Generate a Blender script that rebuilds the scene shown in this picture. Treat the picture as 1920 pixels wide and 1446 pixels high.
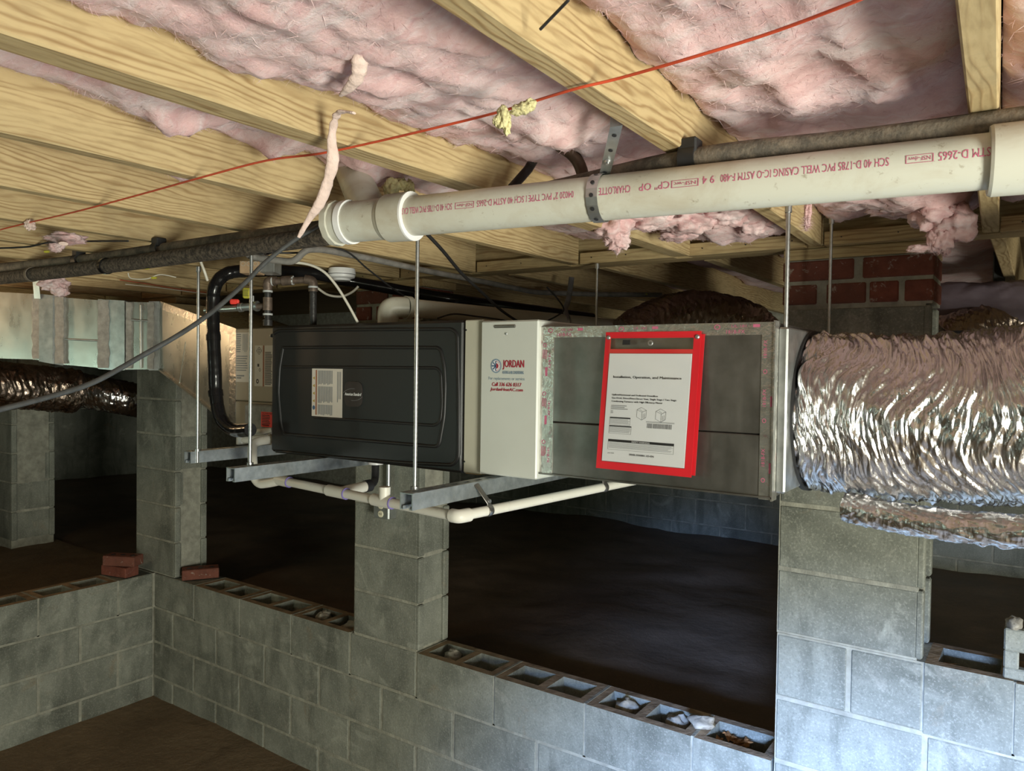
import bpy, math, random
from math import sin, cos, pi, radians, sqrt, hypot, atan2
from mathutils import Vector, Matrix, noise
random.seed(7)
for o in list(bpy.data.objects):
    bpy.data.objects.remove(o, do_unlink=True)
S = bpy.context.scene
C = S.collection

# ------------------------------------------------------------------ camera
YAW, PIT, ROL, FPX, CZ = radians(34.891), radians(-1.247), radians(0.830), 1413.42, 1.95
_f = Vector((-sin(YAW)*cos(PIT), cos(YAW)*cos(PIT), sin(PIT)))
_r0 = Vector((cos(YAW), sin(YAW), 0)); _u0 = _r0.cross(_f)
_r = cos(ROL)*_r0 + sin(ROL)*_u0; _u = -sin(ROL)*_r0 + cos(ROL)*_u0
cam = bpy.data.cameras.new('camera'); cam.sensor_width = 36; cam.lens = FPX/1920*36
cam.clip_start = .02
camo = bpy.data.objects.new('camera', cam); C.objects.link(camo)
camo.matrix_world = Matrix(((_r.x, _u.x, -_f.x, 0), (_r.y, _u.y, -_f.y, 0), (_r.z, _u.z, -_f.z, CZ), (0, 0, 0, 1)))
S.camera = camo
# surveyed points: a direction seen in the photograph met with a real plane or distance
def ray(u, v): return _r*((u-960)/FPX) - _u*((v-723)/FPX) + _f
def onY(u, v, Y): d = ray(u, v); q = d*(Y/d.y); return Vector((q.x, q.y, q.z+CZ))
def onX(u, v, X): d = ray(u, v); q = d*(X/d.x); return Vector((q.x, q.y, q.z+CZ))
def onZ(u, v, Z): d = ray(u, v); q = d*((Z-CZ)/d.z); return Vector((q.x, q.y, q.z+CZ))
def dp(u, v, d): q = ray(u, v)*d; return Vector((q.x, q.y, q.z+CZ))

# ------------------------------------------------------------------ world, lights, exposure
vs = S.view_settings
vs.view_transform = 'Standard'; vs.look = 'None'; vs.gamma = 1; vs.use_curve_mapping = False
vs.exposure = 0.16
wd = bpy.data.worlds.new('world'); S.world = wd; wd.use_nodes = True
wd.node_tree.nodes['Background'].inputs[0].default_value = (.62, .74, .70, 1)
wd.node_tree.nodes['Background'].inputs[1].default_value = .45
def area(name, loc, aim, sx, sy, power, col, spread=pi):
    l = bpy.data.lights.new(name, 'AREA'); l.shape = 'RECTANGLE'; l.size = sx; l.size_y = sy
    l.energy = power; l.color = col; l.spread = spread
    o = bpy.data.objects.new(name, l); C.objects.link(o); o.location = loc
    o.rotation_euler = (Vector(aim)-Vector(loc)).to_track_quat('-Z', 'Y').to_euler()
    return o
# daylight through the open access doorway on the near right side
area('doorway_skylight', (0.75, -1.08, 1.50), (-.22, 2.4, -.02), 1.1, .40, 72, (.35, .54, 1.0), radians(40))
# daylight through the side opening (trees outside); then an added unseen green lamp for the trunk reflections
area('side_daylight', (2.55, -.30, .98), (-1.6, 1.7, 1.7), .9, 1.25, 175, (1.0, 1.0, .86))
area('added_trunk_fill', (-3.30, -1.08, 1.70), (-3.4, 2.0, 1.9), .42, .26, 5.5, (.72, 1.0, .82))
def bulb(name, loc, power, col, r):
    l = bpy.data.lights.new(name, 'POINT'); l.energy = power; l.color = col; l.shadow_soft_size = r
    o = bpy.data.objects.new(name, l); C.objects.link(o); o.location = loc
bulb('work_lamp_light', (-3.95, .95, 2.2), 7.5, (1.0, .68, .38), .05)

# ------------------------------------------------------------------ materials
MATS = {}
class NT:
    def __init__(s, name):
        s.m = bpy.data.materials.new(name); s.m.use_nodes = True; s.t = s.m.node_tree
        s.b = s.t.nodes['Principled BSDF']; MATS[name] = s.m
    def n(s, typ, **kw):
        o = s.t.nodes.new(typ)
        for k, v in kw.items():
            if k.startswith('i_'): o.inputs[k[2:].replace('_', ' ')].default_value = v
            else: setattr(o, k, v)
        return o
    def l(s, a, b): s.t.links.new(a, b)
    def set(s, **kw):
        for k, v in kw.items():
            s.b.inputs[{'rough': 'Roughness', 'metal': 'Metallic', 'col': 'Base Color', 'spec': 'Specular IOR Level', 'coat': 'Coat Weight'}[k]].default_value = v if k != 'col' else (*v, 1)
    def coord(s, kind='Object', scale=(1, 1, 1)):
        if kind == 'World': src = s.n('ShaderNodeNewGeometry').outputs['Position']
        else: src = s.n('ShaderNodeTexCoord').outputs[kind]
        mp = s.n('ShaderNodeMapping'); mp.inputs['Scale'].default_value = scale
        s.l(src, mp.inputs['Vector']); return mp.outputs[0]
    def noise(s, vec, scale, detail=4, rough=.55, dist=0):
        o = s.n('ShaderNodeTexNoise'); o.inputs['Scale'].default_value = scale; o.inputs['Detail'].default_value = detail
        o.inputs['Roughness'].default_value = rough; o.inputs['Distortion'].default_value = dist
        s.l(vec, o.inputs['Vector']); return o.outputs['Fac']
    def ramp(s, fac, stops, interp='LINEAR'):
        o = s.n('ShaderNodeValToRGB'); cr = o.color_ramp; cr.interpolation = interp
        while len(cr.elements) < len(stops): cr.elements.new(.5)
        for e, (p, c) in zip(cr.elements, stops): e.position = p; e.color = (*c, 1) if len(c) == 3 else c
        s.l(fac, o.inputs[0]); return o.outputs[0]
    def mix(s, fac, a, b, mode='MIX'):
        o = s.n('ShaderNodeMix', data_type='RGBA', blend_type=mode)
        for val, i in ((fac, 0), (a, 6), (b, 7)):
            if isinstance(val, (int, float)): o.inputs[i].default_value = val
            elif isinstance(val, tuple): o.inputs[i].default_value = (*val, 1)
            else: s.l(val, o.inputs[i])
        return o.outputs[2]
    def math(s, op, a, b=None):
        o = s.n('ShaderNodeMath', operation=op)
        for i, val in enumerate((a, b)):
            if val is None: continue
            if isinstance(val, (int, float)): o.inputs[i].default_value = val
            else: s.l(val, o.inputs[i])
        return o.outputs[0]
    def col(s, sock): s.l(sock, s.b.inputs['Base Color'])
    def rough(s, sock): s.l(sock, s.b.inputs['Roughness'])
    def bump(s, h, strength=.3, dist=.01):
        o = s.n('ShaderNodeBump'); o.inputs['Strength'].default_value = strength; o.inputs['Distance'].default_value = dist
        s.l(h, o.inputs['Height']); s.l(o.outputs[0], s.b.inputs['Normal'])

def g3(v): return (v, v, v)
def simple(name, col, rough=.5, metal=0., var=.12, scale=30, bump=0., bscale=80, spec=None):
    s = NT(name); s.set(rough=rough, metal=metal)
    if spec is not None: s.set(spec=spec)
    v = s.coord('World'); n = s.noise(v, scale, 5)
    a = tuple(max(0, c*(1-var)) for c in col); b = tuple(min(1, c*(1+var)) for c in col)
    s.col(s.ramp(n, [(.3, a), (.7, b)]))
    if bump: s.bump(s.noise(v, bscale, 4), bump, .005)
    return s.m

def m_block(name, base, dark, light):
    s = NT(name); s.set(rough=.92, spec=.2); v = s.coord('World')
    fine = s.noise(v, 160, 3, .7); mid = s.noise(v, 7, 5, .6, .4); big = s.noise(v, 2.1, 4, .6, .8)
    c = s.mix(s.ramp(mid, [(.32, g3(0)), (.72, g3(1))]), dark, light)
    c = s.mix(.55, base, c)
    oi = s.n('ShaderNodeObjectInfo')
    c = s.mix(s.math('MULTIPLY', oi.outputs['Random'], .28), c, tuple(x*.62 for x in base))
    c = s.mix(s.ramp(big, [(.47, g3(0)), (.70, g3(.75))]), c, tuple(x*.42 for x in dark))
    c = s.mix(s.ramp(s.noise(v, 4.3, 5, .65, 1.2), [(.60, g3(0)), (.74, g3(.45))]), c, tuple(min(1, x*1.55) for x in light))
    sv_ = s.coord('World', (5, 5, 1.1))
    c = s.mix(s.ramp(s.noise(sv_, 1.7, 5, .6, .6), [(.50, g3(0)), (.66, g3(.55))]), c, tuple(x*.55 for x in dark))
    c = s.mix(s.ramp(s.noise(v, 3.4, 6, .7, 1.5), [(.58, g3(0)), (.70, g3(.35))]), c, (.46, .44, .37))
    c = s.mix(s.ramp(s.noise(v, 5.1, 5, .65, .5), [(.62, g3(0)), (.74, g3(.45))]), c, (.25, .18, .105))
    c = s.mix(s.ramp(fine, [(.54, g3(0)), (.66, g3(.30))]), c, tuple(x*1.4 for x in light))
    c = s.mix(s.ramp(fine, [(.30, g3(.45)), (.42, g3(0))]), c, tuple(x*.5 for x in dark))
    s.col(c); s.bump(s.mix(.5, s.noise(v, 120, 5, .7), s.noise(v, 30, 4)), .5, .006)
m_block('block', (.275, .285, .240), (.17, .18, .15), (.350, .355, .300))
simple('mortar', (.31, .305, .25), .95, 0, .25, 25, .6, 90, .2)
simple('mortar_brown', (.31, .225, .14), .95, 0, .4, 14, .8, 60, .2)
def m_brick():
    s = NT('brick'); s.set(rough=.85, spec=.25); v = s.coord('World')
    oi = s.n('ShaderNodeObjectInfo')
    c = s.ramp(s.noise(v, 25, 5, .6), [(.3, (.13, .040, .027)), (.7, (.235, .075, .05))])
    c = s.mix(s.math('MULTIPLY', oi.outputs['Random'], .5), c, (.13, .07, .05))
    c = s.mix(s.ramp(s.noise(v, 38, 6, .7, .6), [(.60, g3(0)), (.68, g3(.75))]), c, (.42, .38, .32))
    s.col(c); s.bump(s.noise(v, 70, 5, .7), .5, .004)
m_brick()
def m_dirt(name, a, b, rough, bscale, bstr, spec=.3):
    s = NT(name); s.set(rough=rough, spec=spec); v = s.coord('World')
    c = s.ramp(s.noise(v, 3.2, 7, .62, .7), [(.25, a), (.75, b)])
    c = s.mix(s.ramp(s.noise(v, 90, 3, .7), [(.55, g3(0)), (.75, g3(.35))]), c, tuple(x*1.7 for x in b))
    s.col(c); s.bump(s.noise(v, bscale, 7, .65), bstr, .02)
m_dirt('dirt', (.115, .082, .050), (.205, .150, .092), .95, 16, .6)
m_dirt('dusty_plastic', (.105, .078, .058), (.205, .148, .104), .55, 5, .5, .35)
def m_wood(name, ax, pale, dark, k=1.0):
    s = NT(name); s.set(rough=.72, spec=.25)
    sc = {'x': (.45, 2.6, 2.6), 'y': (2.6, .45, 2.6), 'z': (2.6, 2.6, .45)}[ax]
    v = s.coord('World', sc); raw = s.n('ShaderNodeSeparateXYZ'); s.l(s.n('ShaderNodeNewGeometry').outputs['Position'], raw.inputs[0])
    other = {'x': ('Y', 'Z'), 'y': ('X', 'Z'), 'z': ('X', 'Y')}[ax]
    ph = s.math('ADD', s.math('MULTIPLY', raw.outputs[other[0]], 430*k), s.math('MULTIPLY', raw.outputs[other[1]], 560*k))
    wob = s.math('ADD', s.math('MULTIPLY', s.noise(v, 1.5, 2, .45), 60*k), s.math('MULTIPLY', s.noise(v, 9, 2, .5), 26*k))
    w = s.math('SINE', s.math('ADD', ph, wob))
    w = s.math('ADD', s.math('MULTIPLY', w, .5), .5)
    amp = s.ramp(s.noise(v, 5.5, 3, .55), [(.34, g3(.10)), (.60, g3(1))])
    lines = s.math('MULTIPLY', s.math('POWER', w, 3.0), amp)
    base = s.ramp(s.noise(v, 2.2, 4, .5), [(.3, tuple(x*.80 for x in pale)), (.7, pale)])
    c = s.mix(s.math('MULTIPLY', lines, .85), base, dark)
    gv = s.coord('World', tuple(x*14 for x in sc))
    c = s.mix(s.ramp(s.noise(gv, 3, 3), [(.35, g3(.30)), (.55, g3(0))]), c, tuple(x*.8 for x in dark))
    kv = s.coord('World')
    c = s.mix(s.ramp(s.noise(kv, 2.6, 5, .65, .9), [(.58, g3(0)), (.8, g3(.45))]), c, (.20, .165, .11))
    oi = s.n('ShaderNodeObjectInfo')
    c = s.mix(s.math('MULTIPLY', oi.outputs['Random'], .16), c, (.30, .24, .13))
    s.col(c); s.bump(lines, .12, .003)
m_wood('wood_y', 'y', (.64, .49, .265), (.30, .185, .08))
m_wood('wood_x', 'x', (.60, .45, .235), (.31, .19, .085))
m_wood('wood_old', 'x', (.26, .18, .095), (.12, .075, .038))
def m_pink():
    s = NT('pink_fibre'); s.set(rough=.95, spec=.05); v = s.coord('World'); vv = s.coord('World', (1.4, 4.5, 3))
    c = s.ramp(s.noise(v, 7, 6, .62, 1.2), [(.25, (.58, .33, .33)), (.5, (.76, .51, .505)), (.75, (.85, .66, .65))])
    c = s.mix(s.ramp(s.noise(vv, 3.2, 7, .68, 1.6), [(.46, g3(0)), (.70, g3(.75))]), c, (.84, .76, .765))
    c = s.mix(s.ramp(s.noise(vv, 5.5, 6, .65, 1.4), [(.52, g3(0)), (.74, g3(.6))]), c, (.60, .30, .32))
    c = s.mix(s.ramp(s.noise(v, 2.2, 4, .6, .4), [(.55, g3(0)), (.75, g3(.15))]), c, (.50, .38, .33))
    s.col(c)
    s.bump(s.mix(.5, s.noise(s.coord('World', (1, 3.2, 2)), 16, 8, .7, 1.5), s.noise(v, 60, 6, .75)), .55, .010)
    s.b.inputs['Sheen Weight'].default_value = .15
m_pink()
simple('pale_fibre', (.72, .56, .50), .95, 0, .15, 40, .5, 120, .1)
simple('yellow_foam', (.66, .60, .33), .9, 0, .25, 50, .8, 90, .2)
def m_black_door():
    s = NT('black_steel'); s.set(rough=.42, col=(.0125, .0122, .0125), spec=.5); v = s.coord('World')
    s.bump(s.noise(v, 420, 3, .6), .22, .0015)
m_black_door()
simple('beige_steel', (.52, .50, .40), .42, 0, .05, 6, .05)
simple('tan_steel', (.40, .345, .26), .5, 0, .06, 6, .05)
simple('white_steel', (.60, .62, .57), .38, 0, .03, 6, .03)
def m_galv(name, a, b, r0, r1, metal=.9, scale=28):
    s = NT(name); s.set(metal=metal); v = s.coord('World')
    s.col(s.ramp(s.noise(v, scale, 4, .6), [(.3, a), (.7, b)]))
    s.rough(s.ramp(s.noise(s.coord('World', (3, 3, 1)), 7, 5, .6), [(.3, g3(r0)), (.7, g3(r1))]))
    s.bump(s.noise(v, 3.2, 3, .5), .12, .02)
m_galv('galvanised', (.40, .42, .42), (.60, .62, .61), .30, .48)
m_galv('strut_steel', (.38, .42, .44), (.58, .62, .63), .38, .55, .85, 50)
m_galv('duct_steel', (.20, .19, .175), (.30, .285, .265), .28, .50, .9, 12)
m_galv('trunk_steel', (.46, .47, .43), (.58, .58, .53), .24, .36, .85, 6)
m_galv('zinc', (.42, .43, .43), (.56, .57, .57), .30, .45, .9, 90)
simple('grey_mastic', (.30, .29, .265), .8, 0, .25, 40, .6, 60)
def m_foil(name, a, b, r0, r1, sc, strength):
    s = NT(name); s.set(metal=1.0); v = s.coord('World')
    s.col(s.ramp(s.noise(v, 6, 4), [(.3, a), (.7, b)]))
    s.rough(s.ramp(s.noise(v, 12, 4), [(.3, g3(r0)), (.7, g3(r1))]))
    vo = s.n('ShaderNodeTexVoronoi', feature='F1'); vo.inputs['Scale'].default_value = sc
    s.l(s.coord('Object', (2.4, 1, 1)), vo.inputs['Vector'])
    h = s.mix(.5, vo.outputs['Distance'], s.noise(s.coord('Object', (3.0, .8, .8)), sc*.8, 5, .6, 1.0))
    s.bump(h, strength, .02)
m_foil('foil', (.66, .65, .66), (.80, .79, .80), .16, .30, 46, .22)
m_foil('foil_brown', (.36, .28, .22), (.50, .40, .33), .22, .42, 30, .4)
def m_tape():
    s = NT('foil_tape'); s.set(metal=.9); v = s.coord('World')
    c = s.ramp(s.noise(v, 40, 4), [(.3, (.50, .49, .46)), (.7, (.76, .74, .70))])
    c = s.mix(s.ramp(s.noise(v, 55, 5, .7), [(.60, g3(0)), (.66, g3(.35))]), c, (.55, .12, .20))
    s.col(c); s.set(rough=.25); s.bump(s.noise(v, 60, 5, .6), .4, .006)
m_tape()
def m_pvc(name, base, dirt, amt):
    s = NT(name); s.set(rough=.38, spec=.4); v = s.coord('World')
    c = s.mix(s.ramp(s.noise(v, 6, 6, .65, .5), [(.45, g3(0)), (.72, g3(amt))]), base, dirt)
    c = s.mix(s.ramp(s.noise(v, 45, 4, .7), [(.62, g3(0)), (.72, g3(amt))]), c, tuple(x*.7 for x in dirt))
    s.col(c)
m_pvc('pvc_clean', (.74, .72, .64), (.60, .57, .48), .3)
m_pvc('pvc_dusty', (.60, .60, .52), (.44, .38, .28), .8)
m_pvc('pvc_vent', (.62, .60, .50), (.45, .42, .33), .4)
simple('pvc_white', (.84, .84, .84), .35, 0, .03, 6)
simple('purple_primer', (.15, .12, .32), .5)
def m_foam(name, a, b, sc, rough):
    s = NT(name); s.set(rough=rough, spec=.3); v = s.coord('World')
    s.col(s.ramp(s.noise(v, sc, 6, .75), [(.42, a), (.62, b)])); s.bump(s.noise(v, 150, 4), .5, .004)
m_foam('dusty_foam', (.035, .030, .026), (.15, .122, .092), 90, .85)
m_foam('dusty_pipe', (.10, .088, .072), (.23, .19, .145), 22, .75)
simple('grey_pipe', (.20, .19, .175), .65, 0, .3, 30, .3)
simple('black_rubber', (.016, .016, .017), .55, 0, .2)
simple('black_tape', (.010, .010, .011), .16, 0, .2, 30, .1, 40, .6)
simple('black_iron', (.045, .043, .042), .42, .4, .3, 60, .3, 90)
simple('brown_iron', (.16, .12, .095), .5, .5, .3, 60, .3, 90)
simple('pipe_dope', (.52, .54, .54), .6)
simple('copper_dark', (.10, .062, .042), .5, .5, .3, 40)
simple('red_wire', (.62, .085, .035), .45, 0, .12)
simple('rust_wire', (.36, .10, .05), .5, 0, .2)
simple('white_cable', (.66, .63, .54), .5, 0, .08)
simple('grey_cable', (.055, .058, .058), .42, 0, .25, 60)
simple('red_vinyl', (.66, .018, .028), .35, 0, .08, 8)
simple('paper', (.74, .76, .77), .6, 0, .02, 8)
simple('label_paper', (.74, .68, .60), .6, 0, .03, 20)
simple('print_black', (.018, .018, .02), .6)
simple('print_grey', (.26, .27, .28), .6)
simple('print_red', (.36, .018, .04), .55)
simple('print_blue', (.07, .14, .26), .55)
simple('print_slate', (.22, .30, .38), .55)
simple('print_pink', (.52, .13, .22), .6)
simple('print_orange', (.34, .11, .045), .6)
simple('print_white', (.85, .86, .86), .5)
simple('print_amber', (.50, .34, .06), .6)
simple('fluor_red', (.90, .06, .045), .5)
simple('yellow_tag', (.50, .46, .05), .5)
simple('badge_brown', (.050, .040, .037), .38, .3)
simple('outlet_ivory', (.74, .70, .52), .4)
simple('kraft_paper', (.40, .27, .16), .85, 0, .2, 12, .3)
simple('dead_leaf', (.36, .17, .06), .8, 0, .35, 40)
simple('rubble', (.34, .31, .25), .95, 0, .3, 30, .8, 50)
def m_clear():
    s = NT('clear_vinyl'); t = s.t
    tr = s.n('ShaderNodeBsdfTransparent'); gl = s.n('ShaderNodeBsdfGlossy'); gl.inputs['Roughness'].default_value = .08
    mx = s.n('ShaderNodeMixShader'); mx.inputs[0].default_value = .05
    s.l(tr.outputs[0], mx.inputs[1]); s.l(gl.outputs[0], mx.inputs[2])
    s.l(mx.outputs[0], t.nodes['Material Output'].inputs['Surface'])
m_clear()

# ------------------------------------------------------------------ geometry helpers
ORG = {}
def org(o): return ORG.get(o.name, Vector((0, 0, 0)))
class MB:
    def __init__(s): s.v = []; s.f = []; s.sm = []; s.mi = []
    def add(s, vs_, fs, smooth=False, mi=0):
        b = len(s.v); s.v.extend(Vector(p) for p in vs_)
        for f in fs: s.f.append(tuple(i+b for i in f)); s.sm.append(smooth); s.mi.append(mi)
        return s
    def obox(s, c, X, Y, Z, bev=0, mi=0):
        """box centred at c with half-axis vectors X, Y, Z"""
        c = Vector(c); X = Vector(X); Y = Vector(Y); Z = Vector(Z)
        if bev <= 0:
            vs_ = [c+a*X+b*Y+d*Z for a in (-1, 1) for b in (-1, 1) for d in (-1, 1)]
            return s.add(vs_, [(0, 1, 3, 2), (4, 6, 7, 5), (0, 4, 5, 1), (2, 3, 7, 6), (0, 2, 6, 4), (1, 5, 7, 3)], False, mi)
        bx, by, bz = (min(.45, bev/max(1e-6, q.length)) for q in (X, Y, Z))
        vs_ = []; idx = {}
        for a in (-1, 1):
            for b in (-1, 1):
                for d in (-1, 1):
                    for k in range(3):
                        fa = a*(1 if k == 0 else 1-bx); fb = b*(1 if k == 1 else 1-by); fd = d*(1 if k == 2 else 1-bz)
                        idx[a, b, d, k] = len(vs_); vs_.append(c+fa*X+fb*Y+fd*Z)
        I = idx; fs = []
        for a in (-1, 1): fs.append([I[a, b, d, 0] for b, d in ((-1, -1), (1, -1), (1, 1), (-1, 1))][::a])
        for b in (-1, 1): fs.append([I[a, b, d, 1] for a, d in ((-1, -1), (-1, 1), (1, 1), (1, -1))][::b])
        for d in (-1, 1): fs.append([I[a, b, d, 2] for a, b in ((-1, -1), (1, -1), (1, 1), (-1, 1))][::d])
        for p in (-1, 1):
            for q in (-1, 1):
                fs.append([I[-1, p, q, 1], I[1, p, q, 1], I[1, p, q, 2], I[-1, p, q, 2]][::-p*q])
                fs.append([I[p, -1, q, 0], I[p, 1, q, 0], I[p, 1, q, 2], I[p, -1, q, 2]][::p*q])
                fs.append([I[p, q, -1, 0], I[p, q, 1, 0], I[p, q, 1, 1], I[p, q, -1, 1]][::-p*q])
                for r in (-1, 1): fs.append([I[p, q, r, 0], I[p, q, r, 1], I[p, q, r, 2]][::p*q*r])
        return s.add(vs_, fs, False, mi)
    def box(s, x0, x1, y0, y1, z0, z1, bev=0, mi=0):
        return s.obox(((x0+x1)/2, (y0+y1)/2, (z0+z1)/2), ((x1-x0)/2, 0, 0), (0, (y1-y0)/2, 0), (0, 0, (z1-z0)/2), bev, mi)
    def hexa(s, p, mi=0):
        """8 points: bottom ring 0-3, top ring 4-7"""
        return s.add(p, [(3, 2, 1, 0), (4, 5, 6, 7), (0, 1, 5, 4), (1, 2, 6, 5), (2, 3, 7, 6), (3, 0, 4, 7)], False, mi)
    def tube(s, pts, r, n=14, caps=True, mi=0, flat=1.0, upv=None):
        pts = [Vector(p) for p in pts]; N = len(pts)
        rs = r if isinstance(r, (list, tuple)) else [r]*N
        T = []
        for i in range(N):
            t = pts[min(i+1, N-1)]-pts[max(i-1, 0)]; T.append(t.normalized() if t.length > 1e-9 else Vector((0, 0, 1)))
        up = Vector(upv) if upv else (Vector((0, 0, 1)) if abs(T[0].z) < .9 else Vector((0, 1, 0)))
        a = (up-up.dot(T[0])*T[0]).normalized(); rings = []
        for i in range(N):
            a = (a-a.dot(T[i])*T[i]).normalized(); b = T[i].cross(a)
            rings.append([pts[i]+rs[i]*(cos(2*pi*k/n)*a*flat+sin(2*pi*k/n)*b) for k in range(n)])
        vs_ = [p for R in rings for p in R]
        fs = [(i*n+k, i*n+(k+1) % n, (i+1)*n+(k+1) % n, (i+1)*n+k) for i in range(N-1) for k in range(n)]
        s.add(vs_, fs, True, mi)
        if caps:
            s.add(rings[0], [tuple(range(n))[::-1]], False, mi); s.add(rings[-1], [tuple(range(n))], False, mi)
        return s
    def lathe(s, p, axis, prof, n=24, mi=0):
        """profile (distance along axis, radius); sharp between profile pieces"""
        p = Vector(p); ax = Vector(axis).normalized()
        a = ax.orthogonal().normalized(); b = ax.cross(a)
        for (t0, r0), (t1, r1) in zip(prof[:-1], prof[1:]):
            R0 = [p+ax*t0+max(r0, 1e-5)*(cos(2*pi*k/n)*a+sin(2*pi*k/n)*b) for k in range(n)]
            R1 = [p+ax*t1+max(r1, 1e-5)*(cos(2*pi*k/n)*a+sin(2*pi*k/n)*b) for k in range(n)]
            s.add(R0+R1, [(k, (k+1) % n, n+(k+1) % n, n+k) for k in range(n)], True, mi)
        return s
    def mesh(s, name, mats, o=Vector((0, 0, 0))):
        me = bpy.data.meshes.new(name)
        me.from_pydata([tuple(p-o) for p in s.v], [], s.f)
        me.polygons.foreach_set('use_smooth', s.sm)
        for m in (mats if isinstance(mats, (list, tuple)) else [mats]): me.materials.append(MATS[m])
        if isinstance(mats, (list, tuple)): me.polygons.foreach_set('material_index', s.mi)
        me.update(); return me
    def build(s, name, mats, parent=None, origin=None):
        if parent is not None: o = org(parent)
        elif origin is not None: o = Vector(origin)
        else:
            xs = [p.x for p in s.v]; ys = [p.y for p in s.v]; zs = [p.z for p in s.v]
            o = Vector(((min(xs)+max(xs))/2, (min(ys)+max(ys))/2, min(zs)))
        ob = bpy.data.objects.new(name, s.mesh(name, mats, o)); C.objects.link(ob)
        if parent is not None: ob.parent = parent
        else: ob.location = o
        ORG[ob.name] = o; return ob
def thing(name, label, cat, loc, group=None):
    o = bpy.data.objects.new(name, None); C.objects.link(o); o.location = loc; o.empty_display_size = .05
    ORG[o.name] = Vector(loc); return tag(o, label, cat, group)
def tag(o, label, cat, group=None):
    o['label'] = label; o['category'] = cat
    if group: o['group'] = group
    return o
def struct(o): o['kind'] = 'structure'; return o
def catmull(pts, n=8):
    pts = [Vector(p) for p in pts]; out = []
    for i in range(len(pts)-1):
        p0 = pts[max(i-1, 0)]; p1 = pts[i]; p2 = pts[i+1]; p3 = pts[min(i+2, len(pts)-1)]
        for k in range(n):
            t = k/n
            out.append(.5*((2*p1)+(p2-p0)*t+(2*p0-5*p1+4*p2-p3)*t*t+(3*p1-p0-3*p2+p3)*t**3))
    out.append(pts[-1]); return out
def bend(pts, rad, n=6):
    """polyline with rounded corners (plumbing elbows)"""
    pts = [Vector(p) for p in pts]; out = [pts[0]]
    for i in range(1, len(pts)-1):
        a = (pts[i-1]-pts[i]); b = (pts[i+1]-pts[i]); d = min(rad, a.length*.49, b.length*.49)
        A = pts[i]+a.normalized()*d; B = pts[i]+b.normalized()*d
        for k in range(n+1):
            t = k/n; out.append((1-t)**2*A+2*t*(1-t)*pts[i]+t*t*B)
    out.append(pts[-1]); return out
def fbm(x, y, z, o=4):
    s_ = 0; a = 1; f = 1
    for _ in range(o): s_ += a*noise.noise(Vector((x*f, y*f, z*f))); a *= .5; f *= 2.03
    return s_
# text outlines as flat print
_tc = {}
def glyphs(body, shear=0.):
    if (body, shear) in _tc: return _tc[body, shear]
    cu = bpy.data.curves.new('t', 'FONT'); cu.body = body; cu.resolution_u = 2; cu.shear = shear
    ob = bpy.data.objects.new('t', cu); me = ob.to_mesh()
    v = [(p.co.x, p.co.y) for p in me.vertices]; f = [tuple(p.vertices) for p in me.polygons]
    ob.to_mesh_clear(); bpy.data.objects.remove(ob); bpy.data.curves.remove(cu)
    x0 = min(p[0] for p in v); x1 = max(p[0] for p in v); y0 = min(p[1] for p in v); y1 = max(p[1] for p in v)
    r = ([((x-x0)/(x1-x0), (y-y0)/(y1-y0)) for x, y in v], f, (x1-x0)/(y1-y0)); _tc[body, shear] = r; return r
class Sheet:
    """a flat printed face: O = top-left corner, U right, V down (full-size vectors), normal offset e"""
    def __init__(s, O, U, V, e=.0006): s.O = Vector(O); s.U = Vector(U); s.V = Vector(V); s.N = (s.V.cross(s.U)).normalized(); s.e = e
    def p(s, x, y, e=1): return s.O+s.U*x+s.V*y+s.N*s.e*e
    def rect(s, mb, x0, y0, x1, y1, e=1, mi=0):
        return mb.add([s.p(x0, y1, e), s.p(x1, y1, e), s.p(x1, y0, e), s.p(x0, y0, e)], [(0, 1, 2, 3)], False, mi)
    def text(s, mb, body, x0, y0, x1, y1, e=1, shear=0., rot=0, bold=0, mi=0):
        v, f, _ = glyphs(body, shear)
        def q(a, b):
            if rot == 90: a, b = 1-b, a          # reads upward
            if rot == -90: a, b = b, 1-a
            if rot == 180: a, b = 1-a, 1-b
            return s.p(x0+(x1-x0)*a, y1+(y0-y1)*b, e)
        offs = [(0, 0)] + ([(bold, 0)] if bold else [])
        for i, (ox, oy) in enumerate(offs): mb.add([q(a, b)+s.U*ox+s.N*(.00005*i) for a, b in v], f, False, mi)
        return mb
    def lines(s, mb, x0, y0, x1, y1, n, e=1, fill=.5, mi=0, ragged=.2):
        h = (y1-y0)/n
        for i in range(n): s.rect(mb, x0, y0+i*h, x1-(x1-x0)*ragged*random.random(), y0+i*h+h*fill, e, mi)
        return mb
    def vlines(s, mb, x0, y0, x1, y1, n, e=1, fill=.5, mi=0, ragged=.2):
        w = (x1-x0)/n
        for i in range(n): s.rect(mb, x0+i*w, y0, x0+i*w+w*fill, y1-(y1-y0)*ragged*random.random(), e, mi)
        return mb
    def poly(s, mb, pts, e=1, mi=0): return mb.add([s.p(x, y, e) for x, y in pts], [tuple(range(len(pts)))[::-1]], False, mi)
    def ring(s, mb, cx, cy, rx, ry, w, e=1, n=32, mi=0, a0=0, a1=2*pi):
        vs_ = []; 
        for k in range(n+1):
            a = a0+(a1-a0)*k/n; vs_ += [s.p(cx+rx*cos(a), cy+ry*sin(a), e), s.p(cx+rx*(1-w)*cos(a), cy+ry*(1-w)*sin(a), e)]
        return mb.add(vs_, [(2*k, 2*k+1, 2*k+3, 2*k+2) for k in range(n)], False, mi)
    def slab(s, th): 
        mb = MB(); o = s.O+(s.U+s.V)*.5-s.N*(th/2); mb.obox(o, s.U/2, s.V/2, s.N*(th/2)); return mb

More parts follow.
